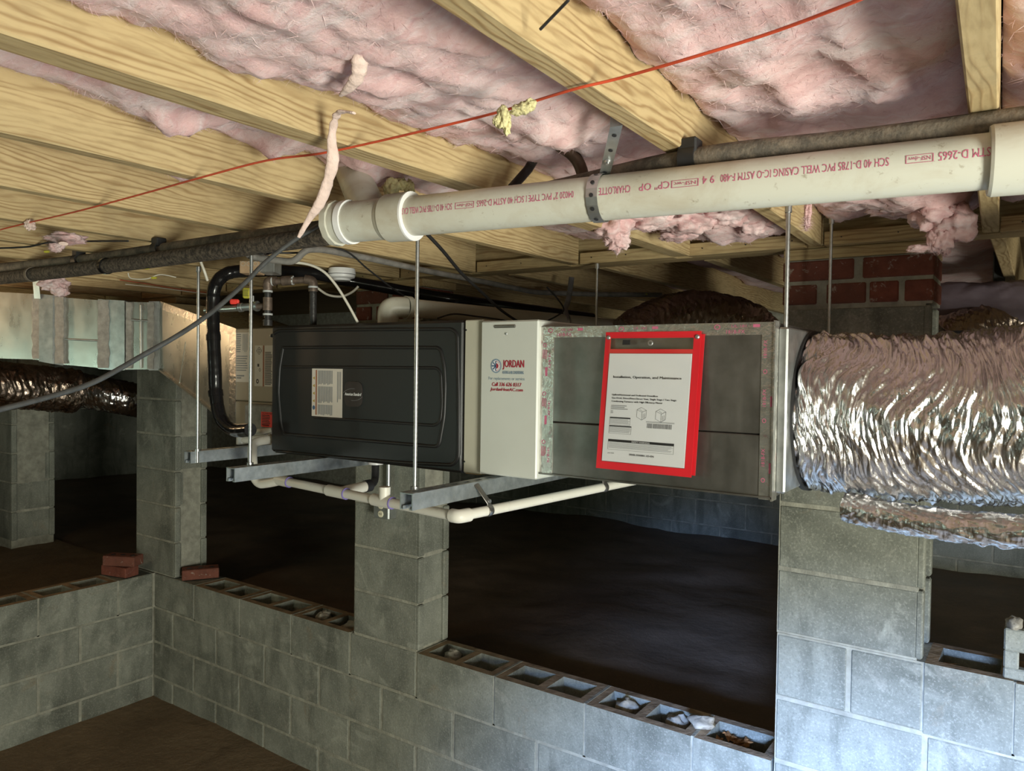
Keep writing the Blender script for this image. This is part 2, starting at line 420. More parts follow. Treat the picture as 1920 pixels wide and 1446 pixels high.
# ------------------------------------------------------------------ SETTING
WY = 2.41; TH = .20; TOP = .73; CH = .2032; BL = .4125; XC = -4.216
FB = .62
def ground(name, x0, x1, y0, y1, z, nx, ny, amp, mat, seed):
    mb = MB(); vs_ = []
    for j in range(ny+1):
        for i in range(nx+1):
            x = x0+(x1-x0)*i/nx; y = y0+(y1-y0)*j/ny
            vs_.append((x, y, z+amp*fbm(x*1.3+seed, y*1.3, seed, 5)))
    mb.add(vs_, [(j*(nx+1)+i, j*(nx+1)+i+1, (j+1)*(nx+1)+i+1, (j+1)*(nx+1)+i) for j in range(ny) for i in range(nx)], True)
    return struct(mb.build(name, mat, None, (0, 0, 0)))
ground('floor', XC-.02, 3.0, -2.2, WY+.02, 0, 130, 90, .018, 'dirt', 3.1)
ground('floor_raised', -9.2, 3.0, WY+TH-.02, 6.1, FB, 150, 60, .035, 'dusty_plastic', 8.4)
ground('floor_left', -9.2, XC-TH+.02, -1.2, WY+TH, FB+.02, 90, 70, .025, 'dirt', 5.2)
mb = MB(); mb.box(-9.2, 3.0, -2.2, 6.1, 2.567, 2.60); struct(mb.build('ceiling', 'wood_old', None, (0, 0, 0)))

def copy_to(proto, loc, parent, rotz=0):
    c = proto.copy(); C.objects.link(c); c.parent = parent; c.location = Vector(loc)-org(parent); c.rotation_euler = (0, 0, rotz)
    return c
_bm = {}
def block_mesh(w, d, h, kind):
    key = (round(w, 3), round(d, 3), round(h, 3), kind)
    if key in _bm: return _bm[key]
    mb = MB()
    if kind == 'solid': mb.box(-w/2, w/2, -d/2, d/2, -h/2, h/2, .005); mats = 'block'
    elif kind == 'pier':   # stretcher with the recessed, flanged end on +X
        mb.box(-w/2, w/2-.014, -d/2, d/2, -h/2, h/2, .005)
        mb.box(w/2-.02, w/2, -d/2, -d/2+.036, -h/2, h/2, .005); mb.box(w/2-.02, w/2, d/2-.036, d/2, -h/2, h/2, .005); mats = 'block'
    else:                  # hollow: two open cores
        hx = [-w/2, -w/2+.032, -.018, .018, w/2-.032, w/2] if w > .3 else [-w/2, -w/2+.03, w/2-.03, w/2]
        hy = [-d/2, -d/2+.034, d/2-.034, d/2]; nx = len(hx)-1
        holes = {(1, 1), (3, 1)} if w > .3 else {(1, 1)}
        zt = h/2; zb = h/2-.062
        for i in range(nx):
            for j in range(3):
                a, b, c_, e = hx[i], hx[i+1], hy[j], hy[j+1]
                if (i, j) in holes:
                    t = .010
                    A = [(a, c_, zt), (b, c_, zt), (b, e, zt), (a, e, zt)]
                    B = [(a+t, c_+t, zb), (b-t, c_+t, zb), (b-t, e-t, zb), (a+t, e-t, zb)]
                    mb.add(A+B, [(0, 4, 5, 1), (1, 5, 6, 2), (2, 6, 7, 3), (3, 7, 4, 0)], False, 0)
                    mb.add(B, [(0, 1, 2, 3)], False, 1)
                else: mb.add([(a, c_, zt), (b, c_, zt), (b, e, zt), (a, e, zt)], [(0, 1, 2, 3)], False, 1)
        x0, x1, y0, y1, z0 = -w/2, w/2, -d/2, d/2, -h/2
        mb.add([(x0, y0, z0), (x1, y0, z0), (x1, y1, z0), (x0, y1, z0), (x0, y0, zt), (x1, y0, zt), (x1, y1, zt), (x0, y1, zt)],
               [(3, 2, 1, 0), (0, 1, 5, 4), (1, 2, 6, 5), (2, 3, 7, 6), (3, 0, 4, 7)], False, 0)
        mats = ['block', 'mortar_brown']
    _bm[key] = mb.mesh('block', mats); return _bm[key]
def put_block(parent, x0, x1, y0, y1, z0, z1, kind='solid', alongy=False, g=.005):
    if alongy: w = y1-y0-2*g; d = x1-x0
    else: w = x1-x0-2*g; d = y1-y0
    if w < .03: return
    o = bpy.data.objects.new('block', block_mesh(w, d, z1-z0-2*g, kind)); C.objects.link(o); o.parent = parent
    j = .0006
    o.location = Vector(((x0+x1)/2+random.uniform(-j, j), (y0+y1)/2+random.uniform(-j, j), (z0+z1)/2))-org(parent)
    o.rotation_euler = (0, 0, (pi/2 if alongy else 0)+random.uniform(-.003, .003))
def joints(a, b, phase):
    k = math.ceil((a-phase)/BL+1e-6); out = [a]
    x = phase+k*BL
    while x < b-1e-6:
        if x-out[-1] > .03: out.append(x)
        x += BL
    out.append(b); return out
# mortar bodies are the walls; the blocks stand a little proud of them
R3 = .0028
mb = MB()
XR = .80; XP = -.657
mb.box(XC-.2, XR, WY+R3, WY+TH-R3, -.1, TOP-CH+.0055)
mb.box(XP+.004, XR, WY+R3, WY+TH-R3, TOP-CH+.006, TOP+CH+.0055); mb.box(XP+.004, -.2425, WY+R3+.0006, WY+TH-R3, TOP+CH+.006, TOP+2*CH-.001)
for x in (-.033, .373): mb.box(x-.006, x+.006, WY+R3, WY+TH-R3, TOP+CH, TOP+2*CH-.004)
for z1, a, b in ((TOP, XC, XP),):
    mb.box(-2.545, -2.167, WY+R3+.0006, WY+TH-R3, z1-CH+.006, z1-.0005)
    for x in joints(a, b, -3.81)[:-1]: mb.box(x-.006, x+.006, WY+R3, WY+TH-R3, z1-CH, z1-.004)
wall_right = struct(mb.build('wall_right', 'mortar', None, (0, 0, 0)))
for c in range(4):
    z1 = TOP-CH*c; ph = -3.81 if c % 2 == 0 else -3.81+BL/2
    xs = joints(XC, XR, ph)
    for a, b in zip(xs[:-1], xs[1:]):
        if c == 0 and a < XP-.05:
            bb = min(b, XP) if b > XP+.02 else b
            solid = (a > -2.60 and b < -2.10) or b < -3.75
            put_block(wall_right, a, bb, WY, WY+TH, z1-CH, z1, 'solid' if solid else 'hollow')
            if b > XP+.02: put_block(wall_right, XP, b, WY, WY+TH, z1-CH, z1)
        else: put_block(wall_right, a, b, WY, WY+TH, z1-CH, z1)
for c, js in ((0, (XP, -.238, .168, .575, XR)), (1, (XP, -.443, -.033, .373, XR))):
    z0 = TOP+CH*c
    for a, b in zip(js[:-1], js[1:]):
        if c == 1 and a < -.3 and b > -.1:
            put_block(wall_right, a, -.243, WY, WY+TH, z0, z0+CH); put_block(wall_right, -.243, b, WY, WY+TH, z0, z0+CH, 'hollow', g=.0005)
        else: put_block(wall_right, a, b, WY, WY+TH, z0, z0+CH, 'hollow' if c == 1 and a > -.3 else 'solid')
mb = MB(); mb.box(XC-TH+R3, XC-R3, -.6, WY, -.1, TOP-CH+.0055); mb.box(XC-TH+R3, XC+.006, WY-.012, WY+TH-R3, TOP-CH, TOP-.003)
ys = [WY-.21-BL*k for k in range(8)]
for y in ys[:7]: mb.box(XC-TH+R3, XC-R3, y-.006, y+.006, TOP-CH, TOP-.004)
wall_left = struct(mb.build('wall_left', 'mortar', None, (0, 0, 0)))
for c in range(4):
    z1 = TOP-CH*c; yy = [WY]+[WY-(.21 if c % 2 == 0 else .413)-BL*k for k in range(7)]
    for b, a in zip(yy[:-1], yy[1:]): put_block(wall_left, XC-TH, XC, a, b, z1-CH, z1, 'hollow' if c == 0 and b < WY-.1 else 'solid', True)
mb = MB(); mb.box(-9.2, 3.0, 5.934, 6.1, .3, 2.567); wall_back = struct(mb.build('wall_back', 'mortar', None, (0, 0, 0)))
for c in range(9):
    for k in range(15):
        x0 = -6.2+BL*k+(BL/2 if c % 2 else 0); put_block(wall_back, x0, x0+BL, 5.93, 6.0, .5+CH*c, .5+CH*(c+1))
mb = MB(); mb.box(-9.2, -9.0, -2.2, 6.1, .3, 2.567); struct(mb.build('wall_farleft', 'block', None, (0, 0, 0)))

# near side: wall with the access doorway behind the camera, and the side wall with its opening
mb = MB(); mb.box(-9.2, -3.75, -1.32, -1.12, 0, 2.567); mb.box(-2.95, .10, -1.32, -1.12, 0, 2.567); mb.box(-3.75, -2.95, -1.32, -1.12, 0, 1.48); mb.box(-3.75, -2.95, -1.32, -1.12, 1.96, 2.567); mb.box(1.40, 2.85, -1.32, -1.12, 0, 2.567); mb.box(.10, 1.40, -1.32, -1.12, 1.75, 2.567); struct(mb.build('wall_front', 'block', None, (0, 0, 0)))  # hole at far left added to go with the unseen green lamp
mb = MB(); mb.box(2.60, 2.80, -1.12, -.95, 0, 2.567); mb.box(2.60, 2.80, .25, 6.1, 0, 2.567); mb.box(2.60, 2.80, -.95, .25, 0, .32); mb.box(2.60, 2.80, -.95, .25, 1.65, 2.567); struct(mb.build('wall_side', 'block', None, (0, 0, 0)))
# piers
def pier(x0, x1, z0, label, y0=WY, d=TH, brick=True, courses=None, ztop=2.152):
    t = thing('block_pier', label, 'pier', ((x0+x1)/2, y0+d/2, z0), 'concrete block piers')
    mb = MB(); mb.box(x0+R3, x1-.018, y0+R3, y0+d-R3, z0, 2.296 if brick else 2.329); mb.build('mortar_core', 'mortar', t)
    n = round((ztop-z0)/CH)
    for k in range(n): put_block(t, x0, x1, y0, y0+d, ztop-CH*(k+1), ztop-CH*k, 'pier', g=.004)
    if brick:
        mb = MB(); mb.box(x0+.002, x1-.002, y0+.002, y0+d-.002, ztop, 2.294); mb.build('brick_mortar', 'mortar', t)
        bh = .0605
        for r_, xs in ((0, [(0, .115), (.150, .275), (.288, .375), (.395, .478)]), (1, [(0, .235), (.265, .478)])):
            for a, b in xs:
                sc = (x1-x0)/.478
                m = MB(); m.box(x0+a*sc-.001, x0+b*sc+.001, y0-.003, y0+d+.003, ztop+.008+r_*.072, ztop+.008+r_*.072+bh, .004); m.build('brick', 'brick', t)
        m = MB(); m.box(x0, x1, y0-.004, y0+d+.02, 2.297, 2.3295, .002); m.build('wood_shim', 'wood_x', t)
    return t
pier(-.657, -.246, TOP+2*CH, 'block pier with red brick top, right of the metal duct')
pier(-2.550, -2.146, TOP, 'block pier behind the black furnace with an outlet box on it')
pier(-4.418, -3.994, TOP, 'block pier standing on the corner of the two low block walls')
pier(-6.21, -5.80, FB+.01, 'separate block pier standing on the dirt at the far left', y0=2.29, d=.28, brick=False, ztop=2.329-.0)

# ------------------------------------------------------------------ JOISTS, GIRDER
JB = 2.33; JT = 2.566
JO = [(.36, .32, .038), (-.06, -.112, .038), (-.515, -.552, .038), (-1.008, -.975, .058), (-1.425, -1.385, .038), (-1.86, -1.852, .038),
      (-2.275, -2.262, .038), (-2.68, -2.672, .038), (-3.09, -3.08, .038), (-3.50, -3.49, .038), (-3.91, -3.90, .038), (-4.32, -4.31, .038), (-4.73, -4.72, .038), (-5.14, -5.13, .038), (-5.55, -5.54, .038)]
JL = ['joist beyond the right end of the white pipe, nearest the right frame edge', 'floor joist crossing above the pipe coupling at the right, seen from below',
      'floor joist that the perforated pipe strap hangs from', 'broad floor joist crossing the top left corner above the white wye fitting',
      'second floor joist from the top left corner, with torn pink insulation over it', 'third floor joist from the top left corner with strong dark grain',
      'fourth floor joist from the top left corner, crossed by the red wire', 'floor joist with a pale blob on its underside by the red wire',
      'floor joist over the shorter pair of hanger rods', 'ninth floor joist from the right above the black wrapped line', 'tenth floor joist from the right above the metal trunk duct',
      'eleventh floor joist from the right, lit orange', 'twelfth floor joist from the right at the far left', 'thirteenth floor joist from the right, far left', 'last floor joist in view at the far left']
def jx(j, y): return j[0]+(j[1]-j[0])*(y-.9)/1.47
for j, lab in zip(JO, JL):
    w = j[2]/2; y0, y1 = -1.6, WY-.042; mb = MB()
    xa, xb = jx(j, y0), jx(j, y1); c = Vector(((xa+xb)/2, (y0+y1)/2, (JB+JT)/2)); Y = Vector(((xb-xa)/2, (y1-y0)/2, 0))
    mb.obox(c, (w, 0, 0), Y, (0, 0, (JT-JB)/2), .003)
    tag(mb.build('floor_joist', 'wood_y', None, (xa, y0, JB)), lab, 'joist', 'floor joists')
ORD = ['first', 'second', 'third', 'fourth', 'fifth', 'sixth', 'seventh', 'eighth']
BJ = [-.10, -.52, -.93, -1.34, -1.75, -2.15, -2.56, -2.97]
for i, x in enumerate(BJ):
    mb = MB(); mb.box(x-.019, x+.019, WY+.085, 5.9, JB, JT, .003)
    tag(mb.build('floor_joist', 'wood_y'), '%s dim joist from the right behind the girder' % ORD[i], 'joist', 'joists behind the girder')
mb = MB(); mb.box(-9.0, 2.5, WY+.002, WY+.08, JB+.001, JT, .003); g = mb.build('girder', 'wood_x')
tag(g, 'long wooden girder carrying the joist ends above the brick-topped piers', 'girder')
le = thing('ledger_strip', 'narrow wooden ledger strip nailed along the girder under the joist ends', 'ledger', (-1.5, WY-.02, JB))
ends = sorted([jx(j, WY-.02) for j in JO])
for a, b in zip(ends[:-1], ends[1:]):
    if a < -5.0: continue
    m = MB(); m.box(a+.021, b-.031, WY-.041, WY+.001, JB+.0005, JB+.041, .002); m.build('ledger_piece', 'wood_x', le)
    m = MB()
    for k in range(3):
        x = a+.07+k*(b-a-.14)/2; z = JB+.022
        m.lathe((x, WY-.042, z), (0, -1, 0), [(0, .0022), (.001, .0022), (.001, 0)], 8)
    m.build('nail', 'black_iron', le)

# ------------------------------------------------------------------ INSULATION
def fuzz(mb, pts, n, seed, L0=.006, L1=.020, w=.00022):
    """loose glass fibres: thin curved slivers rooted on the surface"""
    rg = random.Random(seed); V = []; F = []
    for _ in range(n):
        p = rg.choice(pts); a = rg.uniform(0, 2*pi); L_ = rg.uniform(L0, L1); dz = -rg.random()**2*.55
        d = Vector((cos(a)*.7, sin(a), dz)).normalized(); e = d.cross(Vector((rg.uniform(-1, 1), rg.uniform(-1, 1), 1))).normalized()*w*rg.uniform(.6, 1.8)
        c = Vector((rg.uniform(-.4, .4), rg.uniform(-.4, .4), rg.uniform(-.2, .3)))*L_
        b = len(V); V += [p-e, p+e, p+d*L_*.5+c*.4-e*.7, p+d*L_*.5+c*.4+e*.7, p+d*L_+c]
        F += [(b, b+1, b+3, b+2), (b+2, b+3, b+4)]
    mb.add(V, F, True)
def batt(xa, xb, y0, y1, zb, seed, label, res=.014, drop=(), low=0.0, group='pink insulation batts', fz=16000):
    """xa, xb: functions or numbers for the two joist faces"""
    fa = xa if callable(xa) else (lambda y: xa); fb = xb if callable(xb) else (lambda y: xb)
    w = fb(y0)-fa(y0); nx = max(8, int(w/res)); ny = int((y1-y0)/res); vs_ = []
    for jy in range(ny+1):
        y = y0+(y1-y0)*jy/ny; A, B = fa(y), fb(y)
        for i in range(nx+1):
            t = i/nx; x = A+(B-A)*t
            e = abs(2*t-1)
            z = zb-.012*(1-e*e)+.018*fbm(x*2.2+seed, y*2.0, seed, 2)
            r1 = 1-abs(noise.noise(Vector((x*9+seed, y*5.0, seed*2))))*2
            z += -.011*r1+.014*fbm(x*13, y*8+seed, seed, 4)+.006*(1-2*abs(noise.noise(Vector((x*34+seed, y*20, seed)))))+.005*noise.noise(Vector((x*60, y*45, seed)))
            z += .022*noise.noise(Vector((y*4+seed, t*1.5, 3.3)))*(e**2)
            for (dx, dy, rr, am) in drop:
                q = ((t-dx)**2*w*w+(y-dy)**2)/(rr*rr)
                if q < 4: z -= am*math.exp(-q)*(.75+.5*noise.noise(Vector((x*22, y*22, seed))))
            edge = .022*e**8
            vs_.append((x, y, min(z+edge, JT-.012)))
    mb = MB(); W = nx+1
    mb.add(vs_, [(j*W+i, (j+1)*W+i, (j+1)*W+i+1, j*W+i+1) for j in range(ny) for i in range(nx)], True)
    if res < .018: fuzz(mb, [Vector(p) for p in vs_], int(fz), seed)
    # closed sides and top so that the batt has its thickness
    top = [(fa(y0), y0, JT-.004), (fb(y0), y0, JT-.004), (fb(y1), y1, JT-.004), (fa(y1), y1, JT-.004)]
    mb.add(top, [(0, 1, 2, 3)])
    for k, (edge_, p, q) in enumerate((([vs_[i] for i in range(W)], top[0], top[1]), ([vs_[ny*W+i] for i in range(W)], top[3], top[2]))):
        n0 = len(edge_); mb.add(edge_+[p, q], [tuple(range(n0))+(n0+1, n0)])
    return tag(mb.build('insulation_batt', 'pink_fibre'), label, 'insulation', group)
IL = ['pink insulation at the top right corner, right of the last joist', 'large smooth pink insulation field at the top right above the red wire',
      'large pale pink insulation field at the top centre above the red wire', 'ragged pink insulation between the two thick joists at top left',
      'pink insulation strip between the second and third joists at left', 'thin pink insulation strip between the third and fourth joists at left',
      'pink insulation scrap above the pale blob on the joist', 'pink insulation over the hanger rods at left', 'pink insulation above the black wrapped line',
      'pink insulation above the trunk duct', 'pink insulation at the far left near the orange-lit joist']
ZB = [2.40, 2.405, 2.395, 2.425, 2.45, 2.47, 2.50, 2.50, 2.50, 2.50, 2.50]
DR = {1: [(.75, 2.15, .12, .05)], 2: [(.62, 1.15, .10, .05), (.5, 2.2, .12, .03)], 3: [(.35, .75, .09, .05), (.3, 1.0, .07, .05), (.4, 1.25, .09, .06)], 4: [(.5, 1.0, .07, .06)], 5: [(.4, 1.1, .06, .05)]}
for i in range(11):
    a, b = JO[i+1], JO[i]
    batt((lambda y, a=a: jx(a, y)+a[2]/2+.002), (lambda y, b=b: jx(b, y)-b[2]/2-.002), .12 if i < 4 else .35, WY-.06 if i < 3 else WY-.10, ZB[i], 3.7*i+1.3, IL[i], .0125 if i < 5 else .02, DR.get(i, ()))
for i in range(5):
    batt(BJ[i+1]+.021, BJ[i]-.021, WY+.09, 4.6, 2.44, 50+3.1*i, '%s dim insulation bay from the right behind the girder' % ORD[i], .03, (), 0, 'insulation behind the girder')
def lump(cx, cy, cz, rx, ry, rz, seed, n=40, amp=.42, fr=1.7):
    mb = MB(); vs_ = []; m = n//2
    for j in range(m+1):
        ph = pi*j/m
        for i in range(n):
            th = 2*pi*i/n; d = Vector((sin(ph)*cos(th), sin(ph)*sin(th), cos(ph)))
            k = 1+amp*fbm(d.x*fr+seed, d.y*fr, d.z*fr+seed, 4)+.06*noise.noise(d*7+Vector((seed, 0, 0)))
            vs_.append((cx+rx*d.x*k, cy+ry*d.y*k, cz+rz*d.z*k))
    mb.add(vs_, [(j*n+i, (j+1)*n+i, (j+1)*n+(i+1) % n, j*n+(i+1) % n) for j in range(m) for i in range(n)], True)
    return mb
def clump(name, mat, label, cat, parts, group=None):
    mb = MB()
    for k, p in enumerate(parts):
        q = lump(*p, seed=11.3*k+len(label), n=56); mb.add(q.v, q.f, True)
        if mat == 'pink_fibre': fuzz(mb, q.v, int(1600*min(1, max(p[3:])/.05)), 3.3*k+len(label), .005, .018)
    return tag(mb.build(name, mat), label, cat, group)
def L(u, v, d, rx, ry, rz):
    p = dp(u, v, d) if d else onZ(u, v, 2.322)
    return (p.x, p.y, p.z, rx, ry, rz)
clump('insulation_tuft', 'pink_fibre', 'hanging pink insulation clump under the white pipe right of the strap', 'insulation',
      [L(1150, 425, 2.05, .05, .05, .045), L(1215, 412, 2.05, .07, .06, .03), L(1290, 415, 2.05, .07, .06, .035), L(1360, 405, 2.03, .06, .06, .03), L(1160, 450, 2.05, .03, .03, .03), L(1410, 425, 2.15, .05, .06, .025), L(1270, 440, 2.15, .05, .05, .02)], 'hanging insulation tufts')
clump('insulation_tuft', 'pink_fibre', 'ragged pink insulation tuft drooping over the ledger at right', 'insulation',
      [L(1755, 395, 1.85, .055, .06, .05), L(1790, 420, 1.83, .045, .045, .045), L(1765, 445, 1.84, .028, .03, .035), L(1748, 455, 1.84, .012, .014, .022), L(1722, 466, 1.84, .022, .012, .008), L(1772, 465, 1.84, .012, .012, .018), L(1690, 390, 1.95, .08, .07, .02)], 'hanging insulation tufts')
clump('insulation_tuft', 'pink_fibre', 'small pink insulation wisp hanging by the zinc rod at right', 'insulation', [L(1515, 398, 1.8, .008, .008, .035), L(1512, 418, 1.8, .005, .005, .015)], 'hanging insulation tufts')
clump('insulation_tuft', 'pink_fibre', 'pink insulation wad under the insulated pipes at the far left', 'insulation', [L(100, 530, 3.05, .05, .05, .03), L(112, 545, 3.05, .03, .03, .025)], 'hanging insulation tufts')
clump('insulation_tuft', 'pink_fibre', 'pink insulation scrap under the joist at the far left', 'insulation', [L(125, 447, 0, .055, .05, .014), L(105, 462, 0, .022, .02, .016)], 'hanging insulation tufts')
clump('foam_scrap', 'yellow_foam', 'yellow foam crumbs clinging to the red wire', 'foam', [L(943, 222, 1.06, .011, .010, .015), L(950, 236, 1.06, .006, .006, .012), L(975, 205, 1.05, .014, .009, .008), L(992, 197, 1.05, .010, .008, .008), L(932, 228, 1.06, .006, .006, .006)], 'yellow foam scraps')
clump('foam_scrap', 'yellow_foam', 'yellow foam blob behind the white wye fitting', 'foam', [L(735, 352, 1.72, .020, .015, .020), L(752, 345, 1.72, .018, .014, .012), L(768, 352, 1.72, .012, .010, .016)], 'yellow foam scraps')
clump('foam_scrap', 'pale_fibre', 'pale glue blob on the joist end by the red wire at left', 'foam', [L(56, 421, 0, .013, .012, .014), L(62, 426, 0, .007, .007, .007)])
def ribbon(label, pts, rs, mat='pale_fibre'):
    mb = MB(); P = catmull(pts, 8); n = len(P); R = []
    for i in range(n):
        t = i/(n-1)*(len(rs)-1); k = min(int(t), len(rs)-2); R.append((rs[k]+(rs[k+1]-rs[k])*(t-k))*(1+.35*noise.noise(Vector((i*.35, 0, len(label))))))
    mb.tube(P, R, 10, True, 0, .45); return tag(mb.build('insulation_strand', mat), label, 'insulation', 'hanging fibre strands')
ribbon('pale upper fibre strand hanging from the top centre insulation', [dp(700, 35, .98), dp(688, 70, 1.0), dp(676, 105, 1.02), dp(672, 140, 1.04), dp(655, 165, 1.06), dp(638, 180, 1.08)], [.010, .012, .011, .011, .008, .003])
ribbon('long pink fibre strand dangling in front of the wye fitting', [dp(664, 212, 1.16), dp(638, 210, 1.18), dp(628, 225, 1.2), dp(622, 260, 1.22), dp(624, 300, 1.24), dp(615, 340, 1.26), dp(600, 380, 1.28), dp(580, 410, 1.3), dp(560, 445, 1.32)], [.004, .006, .006, .007, .011, .009, .010, .006, .003])
ribbon('small pale fibre strand hanging at the far left joist', [onZ(118, 456, 2.322), onZ(118, 456, 2.30), onZ(119, 457, 2.262)], [.010, .012, .010])

# ------------------------------------------------------------------ BIG WHITE PIPE
PK = .93
PA = dp(780, 405, 1.64*PK); PBq = dp(1850, 303, 1.15*PK); PR = .0395
pd = (PBq-PA).normalized(); pdh = pd
pt = thing('pvc_drain_pipe', 'large dusty white plastic drain pipe with pink printing and a wye fitting', 'pipe', ((PA+PBq)/2))
def along(u):     # point of the pipe axis seen at column u
    lo, hi = -1.2, 2.2
    for _ in range(50):
        m = (lo+hi)/2; q = PA+pd*m-Vector((0, 0, CZ))
        if 960+FPX*q.dot(_r)/q.dot(_f) < u: lo = m
        else: hi = m
    return lo
tL = along(640); t1 = along(1853)
mb = MB(); mb.tube([PA+pd*along(760), PA+pd*.3, PA+pd*.8, PA+pd*(t1+1.3)], PR, 40); mb.build('pipe_barrel', 'pvc_dusty', pt)
mb = MB(); mb.lathe(PA+pd*t1, pd, [(0, PR), (0, PR+.0085), (.004, PR+.0105), (.055, PR+.0105), (.056, PR+.0125), (.062, PR+.0125), (.062, PR+.0105), (.13, PR+.0105), (.13, PR)], 40); mb.build('coupling', 'pvc_dusty', pt)
# wye: hub, body, clean-out plug, branch
tH0, tH1 = along(731), along(772)
mb = MB(); mb.lathe(PA+pd*tH0, pd, [(-.012, PR+.004), (0, PR+.008), (0, PR+.009), (tH1-tH0, PR+.010)], 36); hub = mb.build('wye_hub', 'pvc_dusty', pt)
mb = MB(); mb.lathe(PA+pd*tH1, pd, [(0, PR+.010), (.004, PR+.010), (.004, PR)], 36); mb.build('hub_lip', 'pvc_white', hub)
tB = along(657)
mb = MB(); mb.tube([PA+pd*tB, PA+pd*tH0], PR+.003, 36); wb = mb.build('wye_body', 'pvc_dusty', pt)
b0 = PA+pd*(along(700)); b1 = dp(655, 312, 1.80)
mb = MB(); P_ = [b0, b0+(b1-b0)*.35, b0+(b1-b0)*.7, b1, b1+Vector((-.01, .06, .07))]; mb.tube(P_, [PR, PR-.001, PR-.001, PR, PR], 32); mb.build('wye_branch', 'pvc_dusty', pt)
mb = MB(); mb.lathe(PA+pd*tB, -pd, [(-.004, PR+.003), (-.004, PR+.007), (.010, PR+.007), (.010, PR+.003)], 36); mb.build('ring', 'pvc_white', pt)
mb = MB(); mb.lathe(PA+pd*tB, -pd, [(.008, PR+.004), (.030, PR+.004)], 36); cu_ = mb.build('cleanout_collar', 'pvc_dusty', pt)
mb = MB(); e0 = PA+pd*tB
mb.lathe(e0, -pd, [(.030, PR+.004), (.031, PR+.009), (.046, PR+.009), (.046, 0)], 12); mb.lathe(e0, -pd, [(.046, .016), (.058, .016), (.058, 0)], 4); mb.build('cleanout_plug', 'pvc_dusty', pt)
# pink printing, upside down, wrapped on the barrel
side = Vector((pd.y, -pd.x, 0)).normalized(); upp = side.cross(pd)
if upp.z < 0: upp = -upp
def print_pipe(body, u0, u1, ang, h, flipbox=False):
    v, f, _ = glyphs(body); ta, tb = along(u0), along(u1); mb = MB(); R = PR+.0007
    def P3(a, b):
        t = tb+(ta-tb)*a; th = ang-(b-.5)*h/PR
        return PA+pd*t+R*(side*cos(th)+upp*sin(th))
    mb.add([P3(a, b) for a, b in v], f)
    if flipbox:
        for a0, b0_, a1, b1_ in ((-.12, -.5, 1.12, -.38), (-.12, 1.38, 1.12, 1.5), (-.12, -.5, -.08, 1.5), (1.08, -.5, 1.12, 1.5)):
            k = 4; vv = []
            for i in range(k+1): b = b0_+(b1_-b0_)*i/k; vv += [P3(a0, b), P3(a1, b)]
            mb.add(vv, [(2*i, 2*i+1, 2*i+3, 2*i+2) for i in range(k)])
    mb.build('printed_text', 'print_pink', pt)
AG = .05
for body, a, b, bx in (('ASTM D-2665', 1758, 1866, 0), ('NSF-dwv', 1703, 1744, 1), ('SCH 40 D-1785 PVC WELL CASING IC-O ASTM F-480', 1361, 1668, 0), ('9 4', 1328, 1350, 0),
                      ('NSF-wc', 1276, 1316, 1), ("CP'' OP", 1212, 1268, 0), ('CHARLOTTE PIPE', 1118, 1196, 0), ("04020 2'' PVC TYPE I SCH 40 ASTM D-2665", 914, 1092, 0),
                      ('NSF-dwv', 877, 905, 1), ('SCH 40 D-1785 PVC WELL CASING IC', 756, 868, 0)):
    print_pipe(body, a, b, AG+(.05 if a > 1300 else 0), .0125 if not bx else .006, bx)
# strap
st = thing('pipe_strap', 'perforated zinc strap holding the big white pipe to the joist', 'strap', onZ(1155, 235, 2.33))
ts = along(1125); sc_ = PA+pd*ts; Rb = PR+.0022
pts = []
top = onZ(1156, 236, 2.335); pts.append(top+Vector((0, 0, .03))); pts.append(top)
for k in range(13):
    th = radians(112-k*20); pts.append(sc_+Rb*(side*cos(th)+upp*sin(th)))
P_ = pts; mb = MB(); hw = .0105; rows = []
Pd = [P_[0], P_[1]]+[P_[1].lerp(P_[2], t) for t in (.3, .6, .85)]+P_[2:]
for i, p in enumerate(Pd): rows += [p-pd*hw, p+pd*hw]
nn = len(Pd); rows2 = []
for i, p in enumerate(Pd):
    q = Pd[min(i+1, nn-1)]-Pd[max(i-1, 0)]; nrm = q.cross(pd).normalized()*.0011; rows2 += [p-pd*hw+nrm, p+pd*hw+nrm]
mb.add(rows+rows2, [(2*i, 2*i+1, 2*i+3, 2*i+2) for i in range(nn-1)]+[(2*nn+2*i+2, 2*nn+2*i+3, 2*nn+2*i+1, 2*nn+2*i) for i in range(nn-1)]+[(2*i+2, 2*nn+2*i+2, 2*nn+2*i, 2*i) for i in range(nn-1)]+[(2*i+1, 2*nn+2*i+1, 2*nn+2*i+3, 2*i+3) for i in range(nn-1)])
mb.build('strap_band', 'galvanised', st)
for k in range(5):
    th = radians(60-k*32); c = sc_+(Rb+.0015)*(side*cos(th)+upp*sin(th)); n_ = (side*cos(th)+upp*sin(th))
    m = MB(); m.lathe(c, n_, [(0, .0038), (.0006, .0038), (.0006, 0)], 12); m.build('punched_hole', 'print_black', st)
for t in (.15, .42, .85):
    p = P_[1].lerp(P_[2], t); nrm = (P_[2]-P_[1]).cross(pd).normalized(); 
    if nrm.dot(_f) > 0: nrm = -nrm
    m = MB(); m.lathe(p+nrm*.0016, nrm, [(0, .0038), (.0006, .0038), (.0006, 0)], 12); m.build('punched_hole', 'print_black', st)
p = P_[1].lerp(P_[2], .63); m = MB(); m.lathe(p+nrm*.001, nrm, [(0, .007), (.004, .006), (.004, .003), (.007, .003), (.007, 0)], 6); m.build('screw', 'zinc', st)

